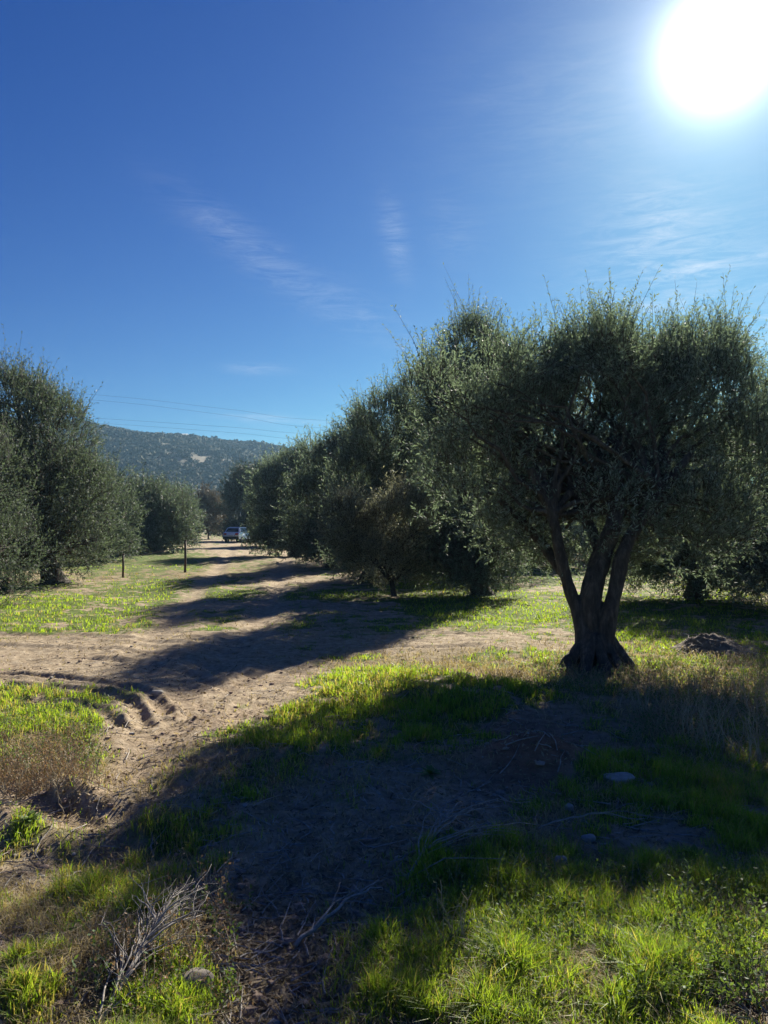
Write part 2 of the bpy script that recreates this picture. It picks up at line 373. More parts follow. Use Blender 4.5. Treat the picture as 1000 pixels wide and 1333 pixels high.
B_PATCH = [(110, 878, 170, 18, 1.0), (320, 905, 120, 22, .9), (230, 955, 90, 28, 1.0), (690, 990, 75, 45, 1.4), (600, 835, 180, 10, .35), (300, 710, 60, 12, 1.3), (340, 1200, 80, 130, .6), (850, 1095, 110, 18, .9),
           (250, 940, 100, 25, .9), (450, 1080, 120, 40, .35), (20, 1240, 90, 20, 1.0), (20, 1030, 60, 25, .8), (290, 870, 120, 30, .8), (980, 1310, 80, 35, 1.4), (330, 790, 140, 14, .2), (60, 850, 120, 14, .7), (620, 1060, 60, 30, .7), (80, 1130, 60, 40, .6), (270, 1180, 40, 30, .7)]
D_PATCH = [(60, 990, 90, 40, .9), (880, 880, 140, 35, .9), (930, 960, 120, 60, .6), (560, 870, 150, 18, .5), (200, 740, 150, 16, .8), (120, 1230, 140, 60, .5), (700, 880, 90, 20, .7), (300, 1010, 120, 30, .4), (760, 1300, 220, 40, .4)]
def patch_sum(px, py, L):
    r = np.zeros_like(px)
    for cx, cy, rx, ry, a in L: r = r + a * np.exp(-(((px - cx) / rx) ** 2 + ((py - cy) / ry) ** 2) ** 1.3)
    return r
def cover(x, y):
    z = np.zeros_like(x); px, py = project(x, y, z)
    front = y > 1.2
    px = np.where(front, px, 500); py = np.where(front, py, 1600)
    nb = fbm2(x * 1.1, y * 1.1, 4, 51, .6); nm = fbm2(x * 3.7, y * 3.7, 3, 61, .6)
    g = patch_sum(px, py, G_PATCH); b = patch_sum(px, py, B_PATCH); d = patch_sum(px, py, D_PATCH)
    out = ((px < -60) | (px > 1060) | (py > 1400)) & (y < 30)
    g = np.where(out, .5 + .5 * nb, g)
    far = sstep(30, 60, y); g = g * (1 - far) + far * (.6 + .5 * nb)
    n5 = fbm2(x * 9, y * 9, 3, 65, .6); G = np.clip(.17 + .35 * nm + .25 * n5 + g * (.85 + 1.1 * nm + .7 * n5) + .45 * nb + .25 * nm - .75 * b, 0, 1)
    rut = np.zeros_like(x); nr = np.hypot(x, y) < 60
    q = np.full(x[nr].shape, 9.0)
    for P, w, dd in RUTW: q = np.minimum(q, seg_dist(x[nr], y[nr], P) / w)
    rut[nr] = np.exp(-(q / 1.6) ** 2); G = G * (1 - .8 * rut)
    D = np.clip(.22 + d * .8 + .35 * fbm2(x * 2.1, y * 2.1, 3, 71) - .5 * b, 0, 1) * (1 - .7 * rut)
    R = 1.6 * np.exp(-(((px - 690) / 80) ** 2 + ((py - 990) / 45) ** 2)) * .9 + .25 * np.clip(nb, 0, 1)
    return G, D, np.clip(R, 0, 1), b

print('ground')
NR, NA = 1000, 1080
rr = np.concatenate([np.geomspace(.4, 3.2, 100)[:-1], np.geomspace(3.2, 45, 640)[:-1], np.geomspace(45, 2600, 260)])
rr = np.concatenate([[.02], rr])
u = np.linspace(-1, 1, NA + 1)[:-1]
th = np.radians(180 * (0.28 * u + .72 * u ** 5))          # dense ahead, coarse behind
TH, RR = np.meshgrid(th, rr)
GX = RR * np.sin(TH); GY = RR * np.cos(TH) - 1.2
GX = GX.ravel(); GY = GY.ravel(); GZ = ground_z(GX, GY)
Gc, Dc, Rc, _ = cover(GX, GY)
i = np.arange(len(rr) - 1)[:, None] * NA; j = np.arange(NA)[None]; k = (j + 1) % NA
Q = np.stack([i + j, i + k, i + NA + k, i + NA + j], -1).reshape(-1, 4)[:, ::-1]
go = mesh('ground', np.stack([GX, GY, GZ], -1), Q, GROUND, smooth=True, col=np.stack([Gc, Dc, Rc], -1))
tag(go, kind='structure')

# ------------------------------------------------------------------ distant hill with scrub and houses
print('hill')
def ridge_y(px):      # photo row of the skyline
    return np.interp(px, [-1500, -600, 0, 110, 160, 230, 300, 370, 450, 700, 1100, 2200], [600, 575, 556, 562, 574, 580, 590, 597, 606, 625, 640, 655])
def hill_z(x, y):
    px = 500 + F * x / np.maximum(y, 1); H = (684 - ridge_y(px)) / 1000.0 * 640 + CAMZ
    t = np.clip((y - 260) / 380.0, 0, 1.35)
    prof = np.where(t < 1, np.sin(np.minimum(t, 1) * math.pi / 2) ** 1.25, 1 - .15 * (t - 1))
    n = fbm2(x * .011, y * .011, 5, 81, .55)
    return H * prof * (1 + .16 * n * (1 - np.clip(t, 0, 1) ** 4)) + 3 * n * np.clip(t, 0, 1) * (t < .96) - 1.5 * (t < .01)
hx = np.linspace(-1100, 1100, 300); hy = np.linspace(250, 780, 120)
HX, HY = np.meshgrid(hx, hy); HX = HX.ravel(); HY = HY.ravel(); HZ = hill_z(HX, HY)
i = np.arange(119)[:, None] * 300; j = np.arange(299)[None]
Q = np.stack([i + j, i + j + 1, i + 301 + j, i + 300 + j], -1).reshape(-1, 4)
m, nt, b, out = newmat('hill_earth'); n = noise_(nt, .03, 6, .6)
nt.links.new(ramp_(nt, n, [(.35, (.07, .07, .038)), (.5, (.12, .105, .066)), (.66, (.17, .14, .095))]), b.inputs['Base Color']); b.inputs['Roughness'].default_value = 1
tag(mesh('hill', np.stack([HX, HY, HZ], -1), Q, m, smooth=True), kind='structure')
rng = np.random.default_rng(5)
def clumps(cent, rad, n, leaf, rng, flat=.75):
    """n small random leaf faces through each ellipsoid"""
    m_ = len(cent); d = rng.normal(size=(m_, n, 3)); d /= np.linalg.norm(d, axis=2)[..., None]
    r = rng.uniform(.35, 1, (m_, n, 1)) ** .5
    P = cent[:, None] + d * r * rad[:, None, None] * np.array([1, 1, flat])
    nv = d + rng.normal(size=d.shape) * .6; a = np.cross(nv, rng.normal(size=d.shape)); a /= np.linalg.norm(a, axis=2)[..., None]
    b_ = np.cross(nv, a); b_ /= np.linalg.norm(b_, axis=2)[..., None]; s = (leaf * rad[:, None, None]) * rng.uniform(.6, 1.4, (m_, n, 1))
    V = np.stack([P - a * s, P - b_ * s * .6, P + a * s, P + b_ * s * .6], 2).reshape(-1, 3)
    return V, np.arange(len(V)).reshape(-1, 4)
NS = 24000
sy = rng.uniform(300, 660, NS); spx = np.where(rng.uniform(size=NS) < .75, rng.uniform(60, 520, NS), rng.uniform(-900, 1900, NS)); sx = (spx - 500) / F * sy
dens = fbm2(sx * .02, sy * .02, 3, 91); keep = dens + rng.uniform(-.5, .5, NS) > -.17; sx, sy = sx[keep], sy[keep]
rad = rng.uniform(1.3, 3.4, len(sx)) * (1 + .3 * (rng.uniform(size=len(sx)) < .12))
# a denser line of taller trees on the skyline
ex = rng.uniform(60, 520, 420); ey = rng.uniform(625, 655, 420); sx = np.concatenate([sx, (ex - 500) / F * ey]); sy = np.concatenate([sy, ey]); rad = np.concatenate([rad, rng.uniform(1.2, 3.2, 420) * (1 + .5 * (noise2(ex * .06, ex * 0, 4) > .3))])
ct = np.stack([sx, sy, hill_z(sx, sy) + rad * .4], -1)
V, Q = clumps(ct, rad, 34, .30, rng)
tag(mesh('hill_scrub', V, Q, SHRUB), 'dark green scrub covering the far hillside', 'scrub', kind='stuff')
def house(px, Y, w, label, roofm):
    x = (px - 500) / F * Y; z = float(hill_z(np.array([x]), np.array([float(Y)]))[0])
    t = empty('farmhouse', (x, Y, z + .6), label, 'house', 'white houses on the far ridge')
    a = MB(); a.box(-w / 2, w / 2, -4, 4, -2, 5.2); a.build('wall', PLASTER, t)
    r = MB(); V = [(-w / 2 - .4, -4.4, 5.2), (w / 2 + .4, -4.4, 5.2), (w / 2 + .4, 4.4, 5.2), (-w / 2 - .4, 4.4, 5.2), (-w / 2 - .4, 0, 6.9), (w / 2 + .4, 0, 6.9)]
    r.add(V, [(0, 1, 5, 4), (2, 3, 4, 5), (0, 3, 2, 1)], [(0, 4, 3), (1, 2, 5)]); r.build('roof', roofm, t)
    for q in np.linspace(-w / 2 + 1.6, w / 2 - 1.6, int(w // 3)):
        b_ = MB(); b_.box(q - .5, q + .5, -4.04, -3.9, 2.2, 3.5); b_.build('window', POST, t)
house(229, 622, 18, 'long white farmhouse among the trees on the far ridge', PLASTER)
house(249, 626, 10, 'small white farmhouse right of the long one on the far ridge', TILE)

# ------------------------------------------------------------------ trees
def twigs_leaves(starts, dirs, lens, n_leaf, leaf_len, leaf_w, rng, curl=.25, tw_r=.003):
    m_ = len(starts); 
    up = np.array([0, 0, 1.0])
    t = (np.arange(n_leaf) + .5)[None] / n_leaf + rng.uniform(-.5, .5, (m_, n_leaf)) / n_leaf
    t = np.clip(t * .92 + .1, 0, 1.02)
    bend = rng.normal(size=(m_, 3)) * curl + up * curl * .3
    def pos(tt): return starts[:, None] + lens[:, None, None] * (dirs[:, None] * tt[..., None] + bend[:, None] * (tt ** 2)[..., None])
    P = pos(t)
    tan = dirs[:, None] + 2 * bend[:, None] * t[..., None]; tan /= np.linalg.norm(tan, axis=2)[..., None]
    rad = np.cross(tan, rng.normal(size=P.shape)); rad /= np.linalg.norm(rad, axis=2)[..., None] + 1e-9
    d = tan * rng.uniform(.45, 1.0, t.shape)[..., None] + rad * rng.uniform(.5, 1.0, t.shape)[..., None]; d /= np.linalg.norm(d, axis=2)[..., None]
    side = np.cross(d, rng.normal(size=P.shape) * .8 + up); side /= np.linalg.norm(side, axis=2)[..., None] + 1e-9
    nrm = np.cross(side, d)
    L = leaf_len * rng.uniform(.6, 1.2, t.shape)[..., None]; W = leaf_w * rng.uniform(.7, 1.2, t.shape)[..., None] * .5
    m0 = P + d * L * .5
    V = np.stack([P, m0 + side * W - nrm * W * .25, P + d * L - nrm * L * .1, m0 - side * W - nrm * W * .25], 2).reshape(-1, 3)
    Q = np.arange(len(V)).reshape(-1, 4)
    # the twigs themselves: thin three-sided strips in two sections
    tt = np.tile(np.array([0, .5, 1.0]), (m_, 1)); S = pos(tt); a = np.cross(dirs, [.3, .5, .81]); a /= np.linalg.norm(a, axis=1)[:, None] + 1e-9; b_ = np.cross(dirs, a)
    rr_ = np.array([1.3, .9, .35]) * tw_r
    ring = np.stack([a, -a * .5 + b_ * .87, -a * .5 - b_ * .87], 1)      # m,3,3
    TV = (S[:, :, None] + rr_[None, :, None, None] * ring[:, None]).reshape(-1, 3)
    base = np.arange(m_)[:, None] * 9; q = []
    for s_ in (0, 3):
        for e in range(3): q.append(np.stack([base[:, 0] + s_ + e, base[:, 0] + s_ + (e + 1) % 3, base[:, 0] + s_ + 3 + (e + 1) % 3, base[:, 0] + s_ + 3 + e], -1))
    return V, Q, TV, np.vstack(q)
def crown(lobes, n_tw, n_leaf, leaf_len, leaf_w, tw_len, rng, mat, parent, seed, gap=.0, shoots=.22, upw=.55, shell=.45, origin=np.zeros(3)):
    lobes = np.asarray(lobes, float); vol = lobes[:, 3] * lobes[:, 4] * lobes[:, 5]; p = vol ** .8 / (vol ** .8).sum()
    pick = rng.choice(len(lobes), n_tw, p=p); d = rng.normal(size=(n_tw, 3)); d /= np.linalg.norm(d, axis=1)[:, None]
    n_sh = int(n_tw * shoots); d[:n_sh, 2] = np.abs(d[:n_sh, 2]) + .4; d[:n_sh] /= np.linalg.norm(d[:n_sh], axis=1)[:, None]
    r = rng.uniform(shell ** 3, 1, n_tw) ** (1 / 3); r[:n_sh] = rng.uniform(.75, 1.0, n_sh)
    P = lobes[pick, :3] + d * r[:, None] * lobes[pick, 3:6]
    fr = 2.1 / max(tw_len / .3, .5)
    nv = noise3(P[:, 0] * fr, P[:, 1] * fr, P[:, 2] * fr * 1.2, seed) + .5 * noise3(P[:, 0] * fr * 2.3, P[:, 1] * fr * 2.3, P[:, 2] * fr * 2.3, seed + 3)
    keep = nv > (-.42 + np.broadcast_to(gap, (len(lobes),))[pick]); 
    dirs = d * .75 + np.array([0, 0, upw]) + rng.normal(size=(n_tw, 3)) * .42
    dirs[:n_sh] = d[:n_sh] * .25 + np.array([0, 0, 1.0]) + rng.normal(size=(n_sh, 3)) * .16
    dirs /= np.linalg.norm(dirs, axis=1)[:, None]
    lens = tw_len * rng.uniform(.6, 1.3, n_tw); lens[:n_sh] *= rng.uniform(.9, 1.9, n_sh)
    V, Q, TV, TQ = twigs_leaves(P[keep], dirs[keep], lens[keep], n_leaf, leaf_len, leaf_w, rng, tw_r=max(.0028, leaf_w * .22))
    V -= origin; TV -= origin
    return mesh('crown', np.vstack([V, TV]), np.vstack([Q, TQ + len(V)]), None, parent, mats=[mat, BARK], midx=np.concatenate([np.zeros(len(Q)), np.ones(len(TQ))]))
def curve(p0, p1, n, wob, rng, sag=0):
    p0 = np.asarray(p0, float); p1 = np.asarray(p1, float); t = np.linspace(0, 1, n)[:, None]; P = p0 * (1 - t) + p1 * t
    L = np.linalg.norm(p1 - p0); w = np.cumsum(rng.normal(size=(n, 3)), axis=0); w -= w[0] * (1 - t) + w[-1] * t
    P = P + w * wob * L / math.sqrt(n); P[:, 2] += (np.sin(t * math.pi) * sag * L)[:, 0]; return P
def limb_tree(mb, base, lobes, r0, fork, rng, sub=5, n=8):
    """trunk to a fork, a limb to every lobe, side branches in each"""
    base = np.asarray(base, float); lob = np.asarray(lobes, float); c = lob[:, :3].mean(0)
    fk = base + np.array([(c[0] - base[0]) * .25, (c[1] - base[1]) * .25, fork])
    P = curve(base - [0, 0, .15], fk, 7, .06, rng); s = np.linspace(0, 1, 7)
    mb.tube(P, r0 * (1 + .7 * np.exp(-s * 5)) * (1 - .2 * s), n + 4, wob=.12, rng=rng)
    for l in lob:
        tgt = l[:3] + np.array([0, 0, -.1]) * l[5]; Pl = curve(fk + rng.normal(size=3) * r0 * .3, tgt, 9, .10, rng, .06)
        mb.tube(Pl, np.linspace(r0 * .62, r0 * .18, 9), n, wob=.1, rng=rng)
        for q in range(sub):
            d = rng.normal(size=3); d[2] = abs(d[2]) * .6 + .1; d /= np.linalg.norm(d); a = Pl[rng.integers(3, 9)]
            e = l[:3] + d * l[3:6] * .8; mb.tube(curve(a, e, 6, .10, rng, .05), np.linspace(r0 * .2, r0 * .05, 6), 5)
def L3(Y, specs):
    """lobes given by photo column/row of the centre, half width/height in pixels, depth offset and half depth in metres"""
    out_ = []
    for px, py, hw, hh, dy, ry in specs:
        p = at(px, py, Y + dy); s = (Y + dy) / F; out_.append((p[0], p[1], p[2], hw * s, ry, hh * s))
    return out_
G_ROW = 'olive trees of the grove'
def olive(base_px, Y, specs, label, seed, n_tw, n_leaf=16, leaf=None, mat=None, r0=.2, fork=.9, gap=0, tw=.34, group=G_ROW, name='olive_tree', cat='tree', shoots=.22, skirt=.8, dens=1.55, **kw):
    rng = np.random.default_rng(seed); x = (base_px - 500) / F * Y; base = np.array([x, Y, gz(x, Y)])
    t = empty(name, base, label, cat, group); lob = L3(Y, specs); n_tw = int(n_tw * dens)
    if skirt:      # low drooping outer branches all round
        A_ = np.array(lob); x0, x1 = (A_[:, 0] - A_[:, 3]).min(), (A_[:, 0] + A_[:, 3]).max(); xm, hw = (x0 + x1) / 2, (x1 - x0) / 2; dm = A_[:, 4].max()
        lob.append((xm, Y - dm * .5, base[2] + skirt, hw * .55, dm * .45, skirt * .8))
        for k_ in range(7):
            a_ = k_ * .898 + seed; lob.append((xm + math.cos(a_) * hw * .62, Y + math.sin(a_) * dm * .6, base[2] + skirt * rng.uniform(.95, 1.25), hw * .42, dm * .5, skirt * .82))
    mb = MB(); limb_tree(mb, base, lob, r0, fork, rng)
    mb.V = [v - base for v in mb.V]; mb.build('trunk', BARK, t, smooth=True)
    ll = leaf or max(.06, .0046 * Y); crown(lob, n_tw, n_leaf, ll, ll * .27, tw, rng, mat or OLIVE_VEILED, t, seed, gap, origin=base, shoots=shoots, **kw)
    return t
print('front olive')
# the front olive: three limbs from a broad flared bole
YA = 8.75; rng = np.random.default_rng(11)
bA = ground_pt(778, 872); bA[1] = max(bA[1], 8.7); YA = bA[1]; bA = np.array([(778 - 500) / F * YA, YA, gz((778 - 500) / F * YA, YA)])
tA = empty('olive_tree', bA, 'nearest olive tree, dark thick trunk splitting into three limbs', 'tree', G_ROW)
specA = [(680, 575, 95, 75, 1.0, 1.0), (790, 550, 115, 95, 1.5, 1.3), (900, 565, 95, 105, 1.5, 1.1), (760, 678, 125, 60, .7, 1.1), (880, 685, 95, 56, .8, 1.0), (625, 640, 78, 68, .6, .9),
         (765, 500, 62, 54, 1.6, .9), (850, 492, 58, 50, 2.3, .8), (922, 488, 44, 52, 2.3, .7), (965, 625, 60, 80, 1.0, .9), (600, 565, 55, 60, .6, .7), (705, 505, 50, 48, 1.4, .8), (680, 700, 55, 38, .9, .8), (900, 715, 80, 28, .9, .8), (568, 530, 44, 52, -.1, .7), (650, 505, 46, 40, .4, .6), (812, 572, 50, 48, 1.2, .6), (792, 470, 34, 44, .35, .5)]
lobA = L3(YA, specA)
mb = MB()
def pA(px, py, dy=0): return at(px, py, YA + dy)
def spline(pts, n):
    pts = np.asarray(pts, float); t = np.linspace(0, len(pts) - 1, n); i0 = np.clip(t.astype(int), 0, len(pts) - 2); f = (t - i0)[:, None]
    pm = np.vstack([2 * pts[0] - pts[1], pts, 2 * pts[-1] - pts[-2]]); a, b_, c, d = pm[i0], pm[i0 + 1], pm[i0 + 2], pm[i0 + 3]
    return .5 * ((2 * b_) + (-a + c) * f + (2 * a - 5 * b_ + 4 * c - d) * f ** 2 + (-a + 3 * b_ - 3 * c + d) * f ** 3)
def limb(pts, radpx, n=26, sides=14):
    P = spline([pA(*q) for q in pts], n); r = np.interp(np.linspace(0, 1, n), np.linspace(0, 1, len(radpx)), radpx) * YA / F
    mb.tube(P, r, sides, wob=.05, rng=rng); return P
limb([(776, 885), (776, 850), (774, 825), (772, 805), (770, 792)], [25, 18, 15, 13, 7])                  # bole
limb([(764, 866, -.08), (760, 830, -.05), (750, 790), (738, 755), (728, 715), (718, 670), (690, 610)], [11, 11, 9, 8, 8, 7, 5])      # left limb
limb([(775, 860, .1), (768, 800, .0), (774, 755, .0), (786, 715, .05), (800, 680), (805, 620, .3), (800, 560, .6)], [15, 16, 14, 13, 11, 9, 5])
limb([(786, 868, -.05), (791, 815, -.1), (801, 770, -.1), (810, 725, -.1), (826, 690), (860, 640, .2), (900, 590, .5)], [12, 11, 10, 9, 9, 8, 5])
limb([(738, 755), (715, 720, .2), (690, 690, .3), (650, 650, .3)], [6, 7, 6, 4])
limb([(785, 735), (770, 690, .3), (745, 640, .4), (740, 570, .6)], [7, 8, 7, 4])
for px, py, dy, r in [(735, 878, -.2, 15), (758, 884, -.35, 16), (790, 886, -.38, 15), (822, 874, -.1, 15), (812, 880, -.3, 13), (742, 864, .25, 14), (800, 862, .3, 14)]:      # roots
    limb([(776 + (px - 776) * .35, 830, dy * .3), (776 + (px - 776) * .6, 850, dy * .6), (px, py - 4, dy * 1.0), (776 + (px - 776) * 1.08, py + 8, dy * 1.2)], [8, r * .5, r * .45, 4], 14, 10)
for l in lobA:
    for q in range(7):
        src = [pA(805, 640, .3), pA(718, 670), pA(860, 640, .2), pA(745, 640, .4)][int(rng.integers(0, 4))]
        d = rng.normal(size=3); d[2] = abs(d[2]) * .5; d /= np.linalg.norm(d); e = np.array(l[:3]) + d * np.array(l[3:6]) * .75
        mb.tube(curve(src, e, 8, .10, rng, .05), np.linspace(.035, .006, 8), 5)
V = np.vstack(mb.V); me_src = mb.build('trunk_src', BARK, smooth=True)
md = me_src.modifiers.new('r', 'REMESH'); md.mode = 'VOXEL'; md.voxel_size = .012
bpy.context.view_layer.update(); dg = bpy.context.evaluated_depsgraph_get(); ev = me_src.evaluated_get(dg); mm = bpy.data.meshes.new_from_object(ev)
nv_ = len(mm.vertices); co = np.empty(nv_ * 3, np.float32); mm.vertices.foreach_get('co', co); co = co.reshape(-1, 3).astype(float)
no = np.empty(nv_ * 3, np.float32); mm.vertices.foreach_get('normal', no); no = no.reshape(-1, 3)
azm = np.arctan2(co[:, 0] - bA[0], co[:, 1] - bA[1]); hgt = co[:, 2] - bA[2]; thick = np.exp(-np.maximum(hgt - .1, 0) * 1.3)
rid = noise3(co[:, 0] * 9, co[:, 1] * 9, co[:, 2] * 2.2, 7) * .022 + noise3(co[:, 0] * 26, co[:, 1] * 26, co[:, 2] * 5, 8) * .010 + noise3(co[:, 0] * 6, co[:, 1] * 6, co[:, 2] * 4, 9) * .035
co += no * (rid * np.clip(thick, .15, 1))[:, None] - bA
mm.vertices.foreach_set('co', co.astype(np.float32).ravel()); mm.update(); mm.name = 'trunk'
mm.polygons.foreach_set('use_smooth', np.ones(len(mm.polygons), bool)); mm.materials.clear(); mm.materials.append(BARK)
bpy.data.objects.remove(me_src)
to = bpy.data.objects.new('trunk', mm); COL.objects.link(to); to.parent = tA
crown(lobA, 12500, 20, .064, .0165, .32, np.random.default_rng(12), OLIVE_VEILED, tA, 3, gap=np.array([.26, .07, .09, .12, .10, .40, .10, .12, .12, .2, .48, .2, .4, .12, .5, .3, .0, -.1]), origin=bA, shoots=.28)

print('other olives')
# right-hand row, from the near tree away down the track; (trunk column, distance, lobes, label, seed, twigs ...)
olive(628, 18.5, [(616, 476, 40, 54, 0, 1.3), (610, 560, 60, 80, 0, 1.6), (640, 540, 42, 85, .5, 1.5), (612, 650, 65, 70, 0, 1.6), (650, 495, 32, 42, .6, 1), (568, 520, 28, 45, 0, 1)],
      'tall olive tree with a spiky peaked top, standing behind the nearest one', 21, 6500, 14, r0=.24, tw=.42)
olive(478, 23, [(505, 580, 52, 62, 0, 1.6), (545, 545, 38, 55, 0, 1.4), (480, 590, 30, 40, 0, 1.3), (470, 640, 45, 55, 0, 1.6), (520, 670, 60, 50, 0, 1.8), (560, 620, 40, 70, .4, 1.4)],
      'olive tree with a dark leaning trunk left of the peaked tree', 22, 4200, 14, r0=.22, tw=.45)
olive(515, 18, [(478, 700, 44, 40, 0, .8), (520, 690, 42, 48, -.2, .8), (498, 732, 50, 30, 0, .9), (448, 688, 30, 34, 0, .6), (538, 728, 24, 34, 0, .5)],
      'low bushy olive with pale yellowish leaves in front of the leaning one', 23, 2400, 14, r0=.07, skirt=0, fork=.3, mat=OLIVE_PALE, gap=.1, tw=.3, shoots=.3)
olive(432, 30, [(430, 625, 42, 42, 0, 1.6), (455, 610, 34, 48, 0, 1.6), (410, 670, 38, 45, 0, 1.6), (450, 680, 45, 48, 0, 1.7), (468, 585, 26, 40, 0, 1.2)],
      'third olive tree of the row bordering the right of the track', 24, 3200, 13, r0=.2, tw=.5)
olive(385, 42, [(380, 640, 34, 42, 0, 1.8), (405, 612, 24, 30, 0, 1.4), (350, 650, 26, 36, 0, 1.8), (365, 680, 34, 34, 0, 1.8), (400, 690, 34, 34, 0, 1.8)],
      'grey-green olive at the bend just right of the parked car', 25, 2600, 12, r0=.25, tw=.6)
olive(330, 84, [(325, 640, 30, 24, 0, 3), (318, 664, 30, 26, 0, 3), (350, 650, 24, 34, 0, 3)],
      'dark bluish tree standing behind the parked car', 26, 2000, 12, leaf=.34, r0=.35, tw=1.0, mat=OLIVE_DARK, name='broad_tree', group=None)
olive(365, 62, [(362, 640, 24, 34, 0, 2.4), (385, 655, 26, 36, 0, 2.4), (350, 675, 22, 26, 0, 2)], 'distant olive between the bend tree and the dark one behind the car', 27, 1500, 12, r0=.3, tw=.8)
# trees across the field behind the lit grass
olive(692, 31, [(660, 600, 50, 90, 0, 2), (710, 600, 55, 80, 0, 2), (680, 690, 85, 45, 0, 2), (640, 660, 50, 60, 0, 2)], 'olive beyond the bright grass strip, left of the nearest trunk', 31, 3200, 12, tw=.5)
olive(800, 36, [(780, 630, 60, 60, 0, 2), (850, 630, 60, 60, 0, 2), (820, 700, 80, 30, 0, 2)], 'olive beyond the field seen between the limbs of the nearest one', 32, 3000, 12, tw=.5)
olive(590, 29, [(575, 640, 45, 60, 0, 2), (600, 700, 55, 40, 0, 2), (560, 690, 40, 40, 0, 2)], 'olive behind the pale bushy one, low dark skirt of leaves', 33, 2600, 12, tw=.5)
olive(905, 17.5, [(890, 622, 70, 62, 0, 1.8), (870, 665, 80, 55, 0, 1.8), (950, 630, 70, 62, 0, 1.8), (910, 718, 95, 38, -.6, 1.2), (840, 712, 60, 38, -.4, 1), (975, 720, 50, 38, -.6, 1)], 'olive directly behind the right half of the nearest crown', 34, 5200, 14, r0=.22, tw=.42)
olive(1035, 14.5, [(1000, 550, 50, 58, 0, 1.3), (1070, 575, 80, 80, 0, 1.6), (1010, 620, 70, 80, 0, 1.4), (1080, 660, 80, 70, 0, 1.5), (985, 700, 50, 36, -.4, .9), (1010, 735, 70, 34, -.3, .9), (1090, 735, 70, 34, -.3, .9)], 'olive cut by the right edge, nearest of the shaded right-hand ones', 35, 5000, 14, tw=.38)
olive(1000, 27, [(980, 640, 70, 70, 0, 2), (1060, 620, 80, 80, 0, 2), (990, 705, 90, 32, 0, 2)], 'farther olive between the two right-hand trees, shaded base', 36, 2800, 12, tw=.5)
olive(1190, 15.5, [(1180, 560, 90, 100, 0, 1.8), (1230, 640, 90, 80, 0, 1.8), (1140, 650, 60, 70, 0, 1.5)], 'olive outside the right edge of the view', 37, 2500, 12, tw=.45)
olive(560, 40, [(520, 640, 60, 70, 0, 3), (590, 640, 60, 70, 0, 3), (555, 600, 50, 60, 0, 3)], 'olive hidden deep behind the peaked tree', 49, 2400, 12, tw=.6)
olive(740, 44, [(720, 640, 70, 60, 0, 3), (790, 640, 60, 60, 0, 3), (860, 650, 60, 50, 0, 3)], 'olive in the back row seen low beside the nearest trunk', 50, 2400, 12, tw=.6)
# left-hand trees
olive(72, 22, [(15, 550, 62, 56, 0, 1.9), (75, 575, 40, 52, 0, 1.7), (-40, 610, 80, 80, 0, 2), (50, 640, 75, 60, -.3, 2), (105, 665, 45, 55, 0, 1.3), (85, 705, 42, 32, -.4, 1), (20, 528, 42, 32, .2, 1.2)],
      'big dense olive at the left edge with a drooping right side', 41, 6500, 14, r0=.3, fork=.8, tw=.45, mat=OLIVE_UNVEILED)
olive(-50, 16, [(-20, 745, 55, 48, 0, 1.0), (-90, 640, 120, 110, 0, 2), (5, 770, 30, 26, -.3, .6)], 'olive at the left edge whose low leaves sweep the grass', 42, 3200, 14, tw=.4, mat=OLIVE_UNVEILED)
olive(126, 35, [(118, 650, 44, 42, 0, 2), (148, 674, 30, 32, 0, 1.8), (95, 650, 40, 50, 0, 2)], 'olive with a short black trunk, just right of the big left one', 43, 2600, 13, r0=.32, fork=1.0, tw=.55, mat=OLIVE_UNVEILED)
olive(206, 46, [(185, 664, 36, 32, 0, 2.2), (222, 676, 30, 26, 0, 2), (152, 672, 30, 34, 0, 2), (200, 688, 40, 20, 0, 2)], 'greyish round olive in the middle of the left group', 44, 2600, 13, r0=.25, tw=.65, mat=OLIVE_UNVEILED)
olive(225, 70, [(228, 668, 22, 22, 0, 2.5), (205, 670, 24, 22, 0, 2.5), (243, 678, 14, 14, 0, 2)], 'last green olive of the left group before the road', 45, 1800, 12, r0=.3, tw=.85, mat=OLIVE_UNVEILED)
olive(20, 48, [(0, 650, 70, 40, 0, 3), (70, 665, 50, 30, 0, 3)], 'olive deep behind the big left one', 46, 1800, 12, tw=.8, mat=OLIVE_UNVEILED)
olive(272, 98, [(268, 668, 15, 20, 0, 2), (284, 676, 11, 14, 0, 2), (258, 676, 10, 14, 0, 1.5)], 'dull brownish bush by the far road left of the car', 47, 900, 12, leaf=.4, r0=.1, tw=1.0, skirt=0, mat=DUSKY, name='bush', group=None, cat='bush')
# far hedge closing the valley foot
rng = np.random.default_rng(77); hxp = rng.uniform(-700, 1900, 900); hyp = rng.uniform(120, 250, 900); cx = (hxp - 500) / F * hyp; rd = rng.uniform(1.2, 3.0, 900)
V, Q = clumps(np.stack([cx, hyp, ground_z(cx, hyp) + rd * .5], -1), rd, 60, .16, rng, .9)
tag(mesh('far_woodland', V, Q, SHRUB), 'distant woodland at the foot of the hill', 'woodland', kind='stuff')

